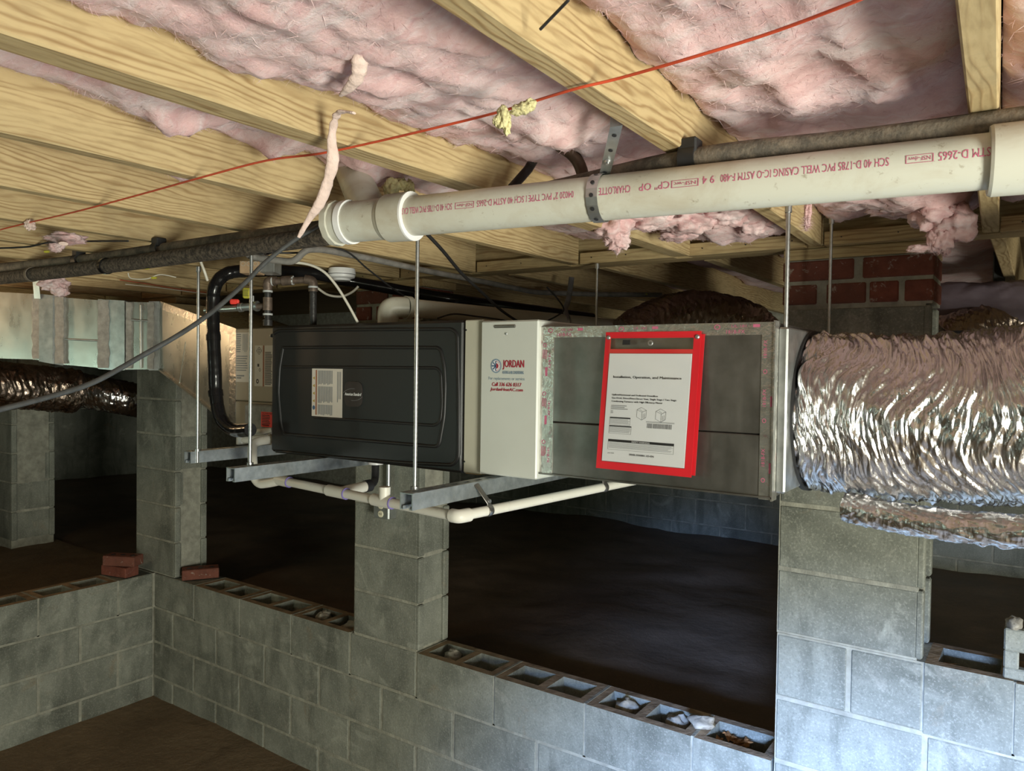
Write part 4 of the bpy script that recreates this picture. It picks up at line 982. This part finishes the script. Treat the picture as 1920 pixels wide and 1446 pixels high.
mb = MB(); pp.lines(mb, .07, .480, .31, .525, 3, 1, .45, 0, .3); pp.lines(mb, .07, .53, .105, .56, 3, 1, .45)
pp.lines(mb, .07, .607, .32, .655, 6, 1, .3, 0, .1); pp.lines(mb, .07, .684, .34, .735, 6, 1, .3, 0, .1); pp.lines(mb, .075, .826, .86, .880, 6, 1, .3, 0, .1)
for (x0, y0, x1, y1) in ((.065, .60, .325, .66), (.065, .675, .345, .74), (.065, .815, .87, .888)):
    for q in ((x0, y0, x1, y0+.002), (x0, y1, x1, y1+.002), (x0, y0, x0+.003, y1), (x1-.003, y0, x1, y1)): pp.rect(mb, *q)
def seg(x0, y0, x1, y1, w=.0035):
    d = hypot(x1-x0, y1-y0); nx_, ny_ = -(y1-y0)/d*w/2, (x1-x0)/d*w/2; pp.poly(mb, [(x0+nx_, y0+ny_), (x1+nx_, y1+ny_), (x1-nx_, y1-ny_), (x0-nx_, y0-ny_)])
for ox, oy, s_ in ((.40, .49, .115), (.63, .495, .12)):
    Q = {k: (ox+a*s_, oy+b*s_*.9) for k, (a, b) in {'a': (0, .22), 'b': (.45, 0), 'c': (1, .22), 'd': (.55, .42), 'e': (0, .85), 'f': (.55, 1.1), 'g': (1, .85)}.items()}
    for k in ('ab', 'bc', 'cd', 'da', 'ae', 'ef', 'fg', 'gc', 'df'): seg(*Q[k[0]], *Q[k[1]])
    seg(ox+s_*.3, oy+s_*.18, ox+s_*.6, oy+s_*.30); seg(ox+s_*.7, oy+s_*.5, ox+s_*.7, oy+s_*.85); seg(ox+s_*.85, oy+s_*.45, ox+s_*.85, oy+s_*.8)
x = .535
while x < .83: w = random.choice((.003, .004, .007)); pp.rect(mb, x, .630, x+w, .672); x += w+random.choice((.003, .004, .006))
pp.lines(mb, .52, .612, .86, .626, 2, 1, .4, 0, .05); mb.build('cover_fineprint', 'print_grey', pap)
mb = MB(); mb.lathe(ps.p(.5, .083, 8), ps.N, [(0, .006), (.002, .007), (.003, .0055), (.003, .003)], 16); mb.build('grommet', 'zinc', pc)
for x in (.03, .965):
    mb = MB(); mb.lathe(ps.p(x, .04, 2), ps.N, [(0, .006), (.002, .0055), (.004, .003), (.004, 0)], 8); mb.build('screw', 'zinc', pc)
prect('black_tab', 'black_rubber', .20, .06, .28, .095, .006, .001, pc)

# ------------------------------------------------------------------ FLEX DUCTS
def flex(name, label, path, R, mat, seed, ns=220, na=150, amp=.012, group='foil flex ducts', squash=1.0, fr=1.0):
    P = catmull(path, max(2, ns//(len(path)-1))); N = len(P); T = []
    for i in range(N): T.append((P[min(i+1, N-1)]-P[max(i-1, 0)]).normalized())
    a = Vector((0, 0, 1)); a = (a-a.dot(T[0])*T[0]).normalized(); vs_ = []; s_ = 0
    for i in range(N):
        if i: s_ += (P[i]-P[i-1]).length
        a = (a-a.dot(T[i])*T[i]).normalized(); b = T[i].cross(a)
        endk = min(1, min(i, N-1-i)/(.06*N)+.0)
        for k in range(na):
            th = 2*pi*k/na; ct, st_ = cos(th), sin(th)
            w = .35*noise.noise(Vector((ct*1.3+seed, st_*1.3, s_*3)))
            q = Vector((s_*34*fr+w*8, ct*1.5+seed, st_*1.5))
            r1 = abs(noise.noise(q)); r2 = abs(noise.noise(q*2.1+Vector((7, 3, 1))))
            q3 = Vector((s_*95*fr+w*20, ct*4+seed, st_*4)); r3 = abs(noise.noise(q3))
            big = noise.noise(Vector((s_*5*fr+seed, ct*1.2, st_*1.2)))
            rr = R*(1+.02*big)+amp*(.95*r1+.65*r2+.55*r3-.5)
            rr *= (.93+.07*sqrt(endk))
            vs_.append(P[i]+rr*(ct*a*squash+st_*b))
    mb = MB(); mb.add(vs_, [(i*na+k, i*na+(k+1) % na, (i+1)*na+(k+1) % na, (i+1)*na+k) for i in range(N-1) for k in range(na)], True)
    mb.add([vs_[k] for k in range(na)], [tuple(range(na))[::-1]]); mb.add([vs_[(N-1)*na+k] for k in range(na)], [tuple(range(na))])
    o = mb.build(name, mat, None, P[0]); return tag(o, label, 'flex duct', group)
flex('flex_duct', 'large crinkled silver flex duct at right, joined to the metal duct', [(-.458, 1.945, 1.858), (-.38, 1.945, 1.856), (-.2, 1.95, 1.853), (0, 1.94, 1.872), (.2, 1.88, 1.93), (.45, 1.75, 2.02), (.75, 1.62, 1.99), (1.1, 1.50, 1.93)], .192, 'foil', 2.0, 770, 200, .015, squash=.99)
mb = MB(); mb.lathe((-.463, 1.945, 1.858), (1, 0, 0), [(0, .196), (.012, .196), (.012, .18)], 48); tag(mb.build('collar_band', 'black_rubber'), 'black draw band where the flex duct meets the metal duct', 'band')
flex('flex_duct', 'thin silver flex duct sleeve under the big crinkled duct at right', [(-.36, 1.87, 1.642), (-.2, 1.85, 1.632), (0, 1.82, 1.64), (.25, 1.74, 1.68), (.5, 1.64, 1.71), (.8, 1.5, 1.69)], .034, 'foil', 5.0, 200, 60, .007)
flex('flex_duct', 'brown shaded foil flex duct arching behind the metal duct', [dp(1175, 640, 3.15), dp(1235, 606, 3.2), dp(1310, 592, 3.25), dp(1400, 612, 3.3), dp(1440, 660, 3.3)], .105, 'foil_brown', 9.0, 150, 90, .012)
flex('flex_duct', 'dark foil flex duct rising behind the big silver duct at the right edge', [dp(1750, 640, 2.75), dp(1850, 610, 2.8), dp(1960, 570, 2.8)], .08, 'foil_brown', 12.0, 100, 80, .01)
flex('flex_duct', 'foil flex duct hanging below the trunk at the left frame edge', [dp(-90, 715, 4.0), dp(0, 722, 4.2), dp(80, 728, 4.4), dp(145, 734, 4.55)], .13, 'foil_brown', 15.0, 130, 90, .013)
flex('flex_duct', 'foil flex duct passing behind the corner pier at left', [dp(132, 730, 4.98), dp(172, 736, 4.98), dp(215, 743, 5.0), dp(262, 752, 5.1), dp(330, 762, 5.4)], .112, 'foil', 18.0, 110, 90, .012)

# ------------------------------------------------------------------ VENT, GAS LINE, REFRIGERANT LINE
ve = thing('vent_pipe', 'white plastic vent pipe with elbow rising from the furnace top', 'pipe', dp(735, 600, 2.5))
e0 = dp(728, 612, 2.52); e1 = dp(742, 570, 2.52); e2 = dp(765, 577, 2.54); e3 = dp(1160, 613, 3.25)
hd = (e3-e2).normalized()
P_ = [Vector((e1.x-.02, e1.y-.015, e0.z-.02))]; P_.append(P_[0]+Vector((0, 0, .03))); crn = Vector((P_[0].x, P_[0].y, e2.z)); P_ = [P_[0], P_[1], crn, e2]
mb = MB(); mb.tube(bend(P_, .05, 8), .0355, 24); mb.build('elbow', 'pvc_vent', ve)
mb = MB(); mb.lathe(e2-hd*.012, hd, [(0, .036), (0, .0385), (.02, .0385), (.02, .031)], 28); mb.build('elbow_hub', 'pvc_vent', ve)
mb = MB(); mb.lathe(e2+hd*.009, hd, [(0, .0312), (0, .0316), (.004, .0316)], 28); mb.build('primer_ring', 'purple_primer', ve)
mb = MB(); mb.tube([e2, e2.lerp(e3, .5), e3], .031, 24); mb.build('pipe_barrel', 'pvc_vent', ve)
hs = thing('hanger_band', 'grey hanger band holding the vent pipe behind the duct', 'strap', dp(1065, 575, 3.0))
mb = MB(); mb.tube(catmull([dp(1072, 520, 3.1), dp(1066, 560, 3.06), dp(1060, 582, 3.03), dp(1066, 600, 3.0), dp(1064, 625, 3.0)], 6), .011, 8, True, 0, .2, upv=_f); mb.build('band', 'galvanised', hs)

ga = thing('gas_pipe', 'black iron gas pipe loop dropping into the furnace with a drip leg', 'pipe', dp(545, 610, 2.62))
GD = 2.62
mb = MB(); mb.tube([dp(587, 612, GD), dp(587, 540, GD)], .0125, 14); mb.build('riser', 'black_iron', ga)
mb = MB(); mb.tube(bend([dp(587, 547, GD), dp(587, 526, GD), dp(572, 524, GD)], .025), .016, 14); mb.build('elbow_fitting', 'brown_iron', ga)
mb = MB(); mb.tube([dp(578, 525, GD), dp(505, 528, GD)], .0115, 14); mb.build('cross_run', 'brown_iron', ga)
mb = MB(); mb.lathe(dp(545, 526, GD), dp(527, 527, GD)-dp(545, 526, GD), [(-.01, .017), (.03, .017), (.03, .012)], 8); mb.build('union', 'brown_iron', ga)
mb = MB(); mb.tube(bend([dp(518, 527, GD), dp(502, 526, GD), dp(502, 545, GD)], .025), .016, 14); mb.build('elbow_fitting', 'brown_iron', ga)
mb = MB(); mb.tube([dp(502, 545, GD), dp(502, 600, GD)], .0115, 14); mb.build('drop', 'black_iron', ga)
mb = MB(); mb.lathe(dp(502, 558, GD), (0, 0, -1), [(0, 0), (0, .016), (.045, .016), (.045, 0)], 14); mb.build('tee', 'brown_iron', ga)
mb = MB(); mb.lathe(dp(502, 600, GD), (0, 0, -1), [(0, 0), (0, .016), (.02, .016), (.02, 0)], 14); mb.build('drip_cap', 'black_iron', ga)
for (u, v) in ((510, 527), (548, 526)):
    mb = MB(); a = dp(u, v, GD); ax = dp(u+10, v, GD)-a; mb.lathe(a, ax, [(0, .0118), (0, .0165), (.004, .0165), (.004, .0118)], 14); mb.build('sealant_ring', 'pipe_dope', ga)
for (u, v) in ((502, 545), (502, 588), (587, 537)):
    mb = MB(); mb.lathe(dp(u, v, GD), (0, 0, -1), [(0, .012), (0, .0168), (.006, .0168), (.006, .012)], 14); mb.build('sealant_ring', 'pipe_dope', ga)
gv = thing('gas_valve', 'small steel gas valve with red handle and yellow tag', 'valve', dp(455, 580, 2.64))
mb = MB(); mb.tube([dp(497, 574, 2.63), dp(478, 575, 2.64)], .010, 12); mb.build('nipple', 'brown_iron', gv)
mb = MB(); a, b = dp(484, 574, 2.64), dp(446, 577, 2.66); mb.lathe(a, b-a, [(0, 0), (0, .018), (.01, .018), (.012, .013), (.06, .013), (.062, .016), (.075, .016), (.075, 0)], 14); mb.build('valve_body', 'galvanised', gv)
mb = MB(); mb.tube([dp(446, 578, 2.66), dp(412, 580, 2.68), dp(385, 582, 2.7)], .011, 12); mb.build('flex_line', 'trunk_steel', gv)
mb = MB(); a = dp(440, 566, 2.66); mb.obox(a, _r0*.016, hf*.007, Vector((0, 0, .009)), .004); mb.build('handle', 'fluor_red', gv)
mb = MB(); a = dp(464, 550, 2.64); mb.obox(a, _r0*.014, hf*.012, Vector((0, 0, .018)), .004); tg = mb.build('yellow_tag', 'yellow_tag', gv)
ys_ = Sheet(a-_r0*.012-hf*.013+Vector((0, 0, .015)), _r0*.024, Vector((0, 0, -.03)), .0005); mb = MB(); ys_.lines(mb, .1, .1, .9, .95, 6, 1, .4); mb.build('tag_print', 'print_black', tg)
mb = MB(); mb.tube([dp(474, 566, 2.64), dp(474, 555, 2.64)], .006, 8); mb.build('test_port', 'zinc', gv)

rl = [dp(470, 806, 2.55), dp(438, 806, 2.62), dp(414, 784, 2.66), dp(405, 740, 2.68), dp(403, 690, 2.68), dp(400, 630, 2.68), dp(399, 570, 2.68), dp(404, 535, 2.68), dp(424, 514, 2.70), dp(460, 508, 2.74), dp(520, 508, 2.85), dp(590, 514, 2.95), dp(640, 524, 3.0), onY(760, 546, 2.27), dp(860, 563, 3.1), dp(960, 576, 3.35), dp(1110, 596, 3.7)]
rt = thing('refrigerant_line', 'fat black tape-wrapped refrigerant line curving down left of the furnace', 'pipe', rl[0])
P_ = catmull(rl, 14); R_ = []
for i, p in enumerate(P_): k = i % 9; R_.append(.0225*(1+.05*(k/9)+.03*noise.noise(Vector((i*.3, 0, 0)))))
mb = MB(); mb.tube(P_, R_, 20); mb.build('tape_wrap', 'black_tape', rt)
for u, v in ((405, 742), (401, 640)):
    k = min(range(len(P_)), key=lambda i: (P_[i]-dp(u, v, 2.68)).length); dd = (P_[k+1]-P_[k]).normalized()
    mb = MB(); mb.lathe(P_[k], dd, [(0, .022), (.001, .0252), (.022, .0252), (.023, .022)], 20); mb.build('overlap_ring', 'black_tape', rt)
# junction box under the joists, round disc
jb = thing('junction_box', 'metal junction box with tan face and round knockouts under the pipes', 'junction box', dp(485, 515, 2.5))
a = dp(473, 503, 2.5); mb = MB(); mb.obox(a, _r0*.032, hf*.03, Vector((0, 0, .020)), .002); mb.build('box_face', 'kraft_paper', jb)
mb = MB(); mb.obox(dp(503, 501, 2.5)+hf*.02, _r0*.026, hf*.04, Vector((0, 0, .020)), .002); mb.build('box_side', 'galvanised', jb)
for u in (462, 473, 485):
    mb = MB(); mb.lathe(dp(u, 497, 2.5)-hf*.031, -hf, [(0, .008), (.001, .008), (.001, .006), (.0005, .006)], 14); mb.build('knockout', 'tan_steel', jb)
AZ = onZ(641, 506, 2.325)
sd = thing('smoke_alarm', 'round white alarm disc under the joist above the furnace', 'alarm', AZ)
a = AZ; mb = MB(); mb.lathe(a, (0, 0, -1), [(-.004, 0), (-.004, .050), (.012, .053), (.018, .053)], 32); mb.build('base_plate', 'pvc_white', sd)
mb = MB(); mb.lathe(a, (0, 0, -1), [(.020, .052), (.030, .049), (.036, .034), (.042, .032), (.042, 0)], 32); mb.build('cover', 'pvc_white', sd)
mb = MB(); mb.lathe(a, (0, 0, -1), [(.018, .0515), (.020, .0515)], 32); mb.build('gap_ring', 'print_black', sd)
for u, v, lab in ((88, 472, 'yellow wire marker band at the far left joist'), (289, 521, 'yellow wire cap dangling under the insulated pipe'), (275, 503, 'yellow wire marker under the insulated pipe'), (1210, 552, 'yellow cable marker in the dark above the brown foil duct')):
    a = dp(u, v, 2.7 if u < 1000 else 3.37); mb = MB(); mb.tube([a-_r0*.009, a, a+_r0*.009], [.004, .005, .0035], 8); tag(mb.build('yellow_marker', 'yellow_tag'), lab, 'marker', 'yellow wire markers')

# ------------------------------------------------------------------ CONDENSATE DRAIN
dr = thing('condensate_drain', 'cream plastic condensate drain line with trap running below the furnace', 'pipe', onY(660, 925, 1.60))
YD = 1.60; r_ = .0135
tp = [dp(515, 818, 2.62), dp(492, 826, 2.60), dp(472, 838, 2.55)]
a_top = onY(473, 838, 1.62); a_bot = onY(476, 890, 1.62)
mb = MB(); pts = bend([onY(517, 823, 1.74), onY(474, 829, 1.66), onY(473, 850, 1.63), onY(475, 893, 1.60), onY(486, 908, 1.60), onY(508, 905, 1.60), onY(528, 900, 1.60)], .035, 6); mb.tube(pts, .0158, 16); mb.build('trap_loop', 'pvc_clean', dr)
mb = MB(); mb.lathe(onY(514, 823, 1.735), (onY(490, 826, 1.69)-onY(514, 823, 1.735)), [(-.02, .018), (.012, .018), (.012, .0205), (.016, .0205)], 16); mb.build('primed_collar', 'label_paper', dr)
A_, B_ = onY(526, 901, YD), onY(850, 967, 1.50); ln = (B_-A_)
mb = MB(); mb.tube([A_, A_.lerp(B_, .5), B_], r_, 18); mb.build('sloping_run', 'pvc_clean', dr)
def fit(t0, t1, rr, name='coupling', ring=True):
    mb = MB(); L_ = ln.length; mb.lathe(A_+ln*t0, ln, [(0, r_), (0, rr), ((t1-t0)*L_, rr), ((t1-t0)*L_, r_)], 20); o = mb.build(name, 'pvc_clean', dr)
    if ring: mb = MB(); mb.lathe(A_+ln*t1, ln, [(-.0005, rr+.0002), (.0015, rr+.0002), (.0015, r_)], 20); mb.build('primer_ring', 'purple_primer', o)
fit(-.02, .065, .0175); fit(.33, .44, .0175, 'tee'); fit(.60, .70, .0175, 'tee')
k = A_+ln*.66; mb = MB(); mb.tube([k, k+Vector((0, 0, .042))], .0165, 18); mb.build('open_tee_branch', 'pvc_clean', dr)
k2 = A_+ln*.40; kk = onY(686, 912, 1.66); mb = MB(); mb.tube([k2, kk], .0165, 16); mb.build('tee_branch', 'pvc_clean', dr)
mb = MB(); mb.lathe(kk, kk-k2, [(-.004, .016), (-.004, .019), (.018, .019), (.018, .012)], 16); cl = mb.build('rubber_cap', 'black_rubber', dr)
E_ = onZ(1185, 903, B_.z+.012)
mb = MB(); mb.tube(bend([B_-ln.normalized()*.005, B_+ln.normalized()*.02, B_+ln.normalized()*.02+(E_-B_).normalized()*.036], .03, 8), .0178, 18); mb.build('elbow', 'pvc_clean', dr)
mb = MB(); mb.tube([B_+ln.normalized()*.018, E_, E_+(E_-B_)*1.5], r_, 18); mb.build('long_run', 'pvc_clean', dr)
# clear-out stack on the left
cs = thing('drain_vent_stub', 'short white plastic drain stub standing left of the furnace', 'pipe', onY(455, 835, 1.76))
mb = MB(); a, b = onY(453, 833, 1.76), onY(453, 800, 1.76); mb.lathe(a, b-a, [(0, 0), (0, .0195), ((b-a).length, .0195), ((b-a).length, .021), ((b-a).length+.004, .021), ((b-a).length+.004, .015), ((b-a).length-.02, .015), ((b-a).length-.02, 0)], 20); mb.build('stub', 'pvc_white', cs)
mb = MB(); mb.tube([onY(455, 825, 1.76), onY(500, 822, 1.80)], .0155, 16); mb.build('side_arm', 'pvc_clean', cs)
mb = MB(); mb.tube([onY(470, 812, 1.84), onY(512, 806, 1.86)], .012, 14); mb.build('rear_arm', 'pvc_clean', cs)
# hose from the furnace bottom into the tee
hc = thing('condensate_hose', 'short black hose from a white cup under the furnace into the drain', 'hose', onY(700, 880, 1.76))
a = onY(704, 876, 1.80); mb = MB(); mb.lathe((a.x, a.y, FZ0+.004), (0, 0, -1), [(0, 0), (0, .026), (.030, .026), (.030, .014)], 20); mb.build('white_cup', 'pvc_white', hc)
mb = MB(); mb.tube(catmull([Vector((a.x, a.y, FZ0-.022)), onY(703, 898, 1.78), onY(697, 908, 1.73), onY(686, 912, 1.675)], 6), .0125, 14); mb.build('hose', 'black_rubber', hc)
mb = MB(); mb.lathe(onY(680, 917, 1.645), (.3, -1, 0), [(0, .008), (.003, .008), (.003, 0)], 12); mb.build('blue_cap', 'print_blue', hc)
def pstrap(label, u, v, top_uv, yt):
    lo = B_+ln.normalized()*.018; d_ = (E_-lo).normalized(); c = min((lo+d_*k*.005 for k in range(0, 260)), key=lambda q: abs(960+FPX*(q-Vector((0, 0, CZ))).dot(_r)/(q-Vector((0, 0, CZ))).dot(_f)-u))
    t = thing('pipe_strap', label, 'strap', c, 'drain pipe straps'); s_ = Vector((d_.y, -d_.x, 0)).normalized(); zz = Vector((0, 0, 1))
    pts = [Vector((top_uv if top_uv else c.x-.004, c.y-.012, yt)), Vector((c.x+.004, c.y-.004, c.z+.022))]
    for k in range(9): th = radians(100+k*28); pts.append(c+(r_+.001)*(-s_*cos(th)+zz*sin(th)))
    m = MB(); m.tube(pts, .0095, 8, True, 0, .13, upv=(pts[1]-pts[0]).cross(d_)); m.build('strap_band', 'duct_steel', t)
    m = MB(); m.lathe(c+zz*(r_+.012)+s_*.001, s_, [(0, .006), (.005, .005), (.005, 0)], 6); m.build('screw', 'zinc', t)
pstrap('bent metal strap tying the drain elbow up to the strut', 916, 950, -1.2235, SZ-.006)
pstrap('small metal strap holding the drain run under the duct', 1131, 910, None, DZ0+.002)
# far drain pipe at right
mb = MB(); a, b = dp(1700, 967, 2.95), dp(1960, 1003, 2.75); mb.tube([a, b, b+(b-a)*2.2], .0135, 14); tag(mb.build('drain_pipe', 'pvc_clean'), 'white plastic pipe below the silver flex duct at the right edge', 'pipe')

# outlet on the middle pier
ou = thing('outlet_box', 'grey metal outlet box with ivory receptacle on the block pier', 'outlet', onY(715, 965, WY))
a, b = onY(702, 938, WY-.05), onY(729, 975, WY-.05)
x0, x1, z0, z1 = a.x, b.x, b.z, a.z; mb = MB(); mb.box(x0, x1, WY-.05, WY-.001, z0, z1, .003); mb.build('box', 'galvanised', ou)
mb = MB(); mb.box(x0-.001, x1-.006, WY-.053, WY-.050, z0, z1, .001); mb.build('cover_plate', 'galvanised', ou)
for z in (z0+(z1-z0)*.27, z0+(z1-z0)*.75):
    mb = MB(); mb.lathe(((x0+x1)/2-.002, WY-.053, z), (0, -1, 0), [(0, .015), (.003, .014), (.003, 0)], 18); rc = mb.build('receptacle', 'outlet_ivory', ou)
    mb = MB()
    for s_ in (-.005, .005): mb.box((x0+x1)/2-.002+s_-.001, (x0+x1)/2-.002+s_+.001, WY-.0568, WY-.0558, z-.003, z+.005)
    mb.build('slot', 'print_black', rc)
mb = MB(); xm = (x0+x1)/2+.012; mb.tube([(xm, WY-.022, z1), (xm, WY-.022, 2.02)], .011, 14); mb.lathe((xm, WY-.022, z1), (0, 0, 1), [(0, .016), (.016, .016), (.016, .011)], 12); mb.build('conduit', 'zinc', ou)

# ------------------------------------------------------------------ LOOSE BRICKS AND RUBBLE
def loose_brick(label, c, ang, tilt=0, L_=.195, D_=.092, H_=.057):
    ca, sa = cos(ang), sin(ang); X = Vector((ca, sa, tilt)); Y = Vector((-sa, ca, 0)); Z = X.cross(Y).normalized(); c = Vector(c)
    t = thing('loose_brick', label, 'brick', c-Z*H_/2, 'loose bricks'); X.normalize()
    mb = MB(); n = 5; xs = [-L_/2+L_*k/n for k in range(n+1)]
    mb.obox(c, X*L_/2, Y*D_/2, Z*H_/2, .004); mb.build('brick_body', 'brick', t)
    mb = MB()
    for i in (-.06, 0, .06):
        mb.lathe(c+X*i+Z*(H_/2), Z, [(.0003, .014), (.0006, .014), (.0006, 0)], 12)
    mb.build('core_hole', 'print_black', t); return t
q = onZ(366, 1078, TOP); loose_brick('dark red brick lying on the low wall beside the corner pier', (q.x+.075, WY+.10, TOP+.0295), radians(58))
q = onX(255, 1072, XC); yb = q.y
loose_brick('lower of two bricks stacked on the left low wall by the pier', (XC-.10, yb-.04, TOP+.0295), radians(12))
loose_brick('upper of two bricks stacked on the left low wall by the pier', (XC-.085, yb-.03, TOP+.0885), radians(28))
# chunk of cored block on the right wall
cb = thing('broken_block', 'broken cored block lying on the wall at the right frame edge', 'block', (.03, WY+.09, TOP+2*CH))
p = onY(1881, 1240, WY+.005); x0 = p.x
mb = MB(); zc = TOP+2*CH+.001
mb.box(x0, x0+.20, WY+.005, WY+.035, zc, zc+.03, .004); mb.box(x0, x0+.20, WY+.005, WY+.035, zc+.075, zc+.135, .004); mb.box(x0, x0+.035, WY+.005, WY+.035, zc+.028, zc+.077, .004)
mb.box(x0+.08, x0+.20, WY+.005, WY+.035, zc+.028, zc+.077, .004); mb.box(x0, x0+.03, WY+.03, WY+.16, zc, zc+.12, .004); mb.box(x0+.1, x0+.13, WY+.03, WY+.16, zc, zc+.12, .004); mb.build('shell', 'block', cb)
q = lump(x0+.022, WY+.03, zc+.145, .02, .03, .018, 3.3, 20, .3); q.build('mortar_lump', 'rubble', cb)
def rub(label, x, y, z, r, seed, mat='rubble', fl=.6): tag(lump(x, y, z+r*fl*.8, r, r*.9, r*fl, seed, 18, .45).build('rubble_chunk', mat), label, 'rubble', 'rubble and leaves in the block cores')
q = onZ(1315, 1362, TOP); rub('rough mortar lump on top of the low wall near the right pier', q.x, WY+.085, TOP-.001, .045, 1.0, 'rubble', .4)
for x, s_, lab in ((-2.05, 2.1, 'stone chunk inside the core hole right of the middle pier'), (-1.22, 3.1, 'grey stone chunk inside a core hole midway to the right pier'), (-1.02, 4.3, 'stone chunk in the core hole next to the mortar lump'),
                   (-2.68, 5.2, 'stone chunk in the core hole just left of the middle pier'), (-2.88, 8.2, 'stone chunk in the second core hole left of the middle pier')):
    rub(lab, x, WY+.115, TOP-.062, .042, s_, 'rubble', .8)
def leaves(label, x, y, z, n, seed):
    random.seed(seed); mb = MB()
    for k in range(n):
        c = Vector((x+random.uniform(-.05, .05), y+random.uniform(-.04, .04), z+random.uniform(.004, .03))); a = random.uniform(0, 6.28); L_ = random.uniform(.012, .03); w = L_*.5
        d = Vector((cos(a), sin(a), random.uniform(-.5, .5))); e = Vector((-sin(a), cos(a), random.uniform(-.4, .4))); up_ = Vector((0, 0, .004))
        mb.add([c-d*L_, c-e*w+up_, c+d*L_, c+e*w+up_, c+up_*2], [(0, 1, 4), (1, 2, 4), (2, 3, 4), (3, 0, 4)])
    o = mb.build('dead_leaves', 'dead_leaf'); tag(o, label, 'leaves'); o['kind'] = 'stuff'
x = onY(1375, 1390, WY+.10).x; leaves('dry brown leaves in the last core hole beside the right pier', x, WY+.10, TOP-.060, 40, 4)
x = onY(1800, 1245, WY+.10).x; leaves('dry brown leaves in the core hole right of the right pier', x, WY+.10, TOP+2*CH-.060, 36, 9)
random.seed(11)
# dark wrapped bundles and black strap behind the girder at right
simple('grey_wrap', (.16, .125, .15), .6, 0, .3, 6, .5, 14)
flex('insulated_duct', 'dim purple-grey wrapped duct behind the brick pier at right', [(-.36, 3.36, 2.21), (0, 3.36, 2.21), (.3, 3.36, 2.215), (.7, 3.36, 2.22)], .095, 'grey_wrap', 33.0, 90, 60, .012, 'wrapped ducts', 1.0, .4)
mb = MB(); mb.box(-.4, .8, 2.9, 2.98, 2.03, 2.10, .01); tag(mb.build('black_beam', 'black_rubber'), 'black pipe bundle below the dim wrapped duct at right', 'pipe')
mb = MB(); a = dp(1873, 520, 2.9); mb.obox(a, _r0*.022, hf*.004, Vector((0, 0, .10)), .001); tag(mb.build('hanger_strap', 'grey_cable'), 'grey webbing strap around the dim wrapped duct at right', 'strap')
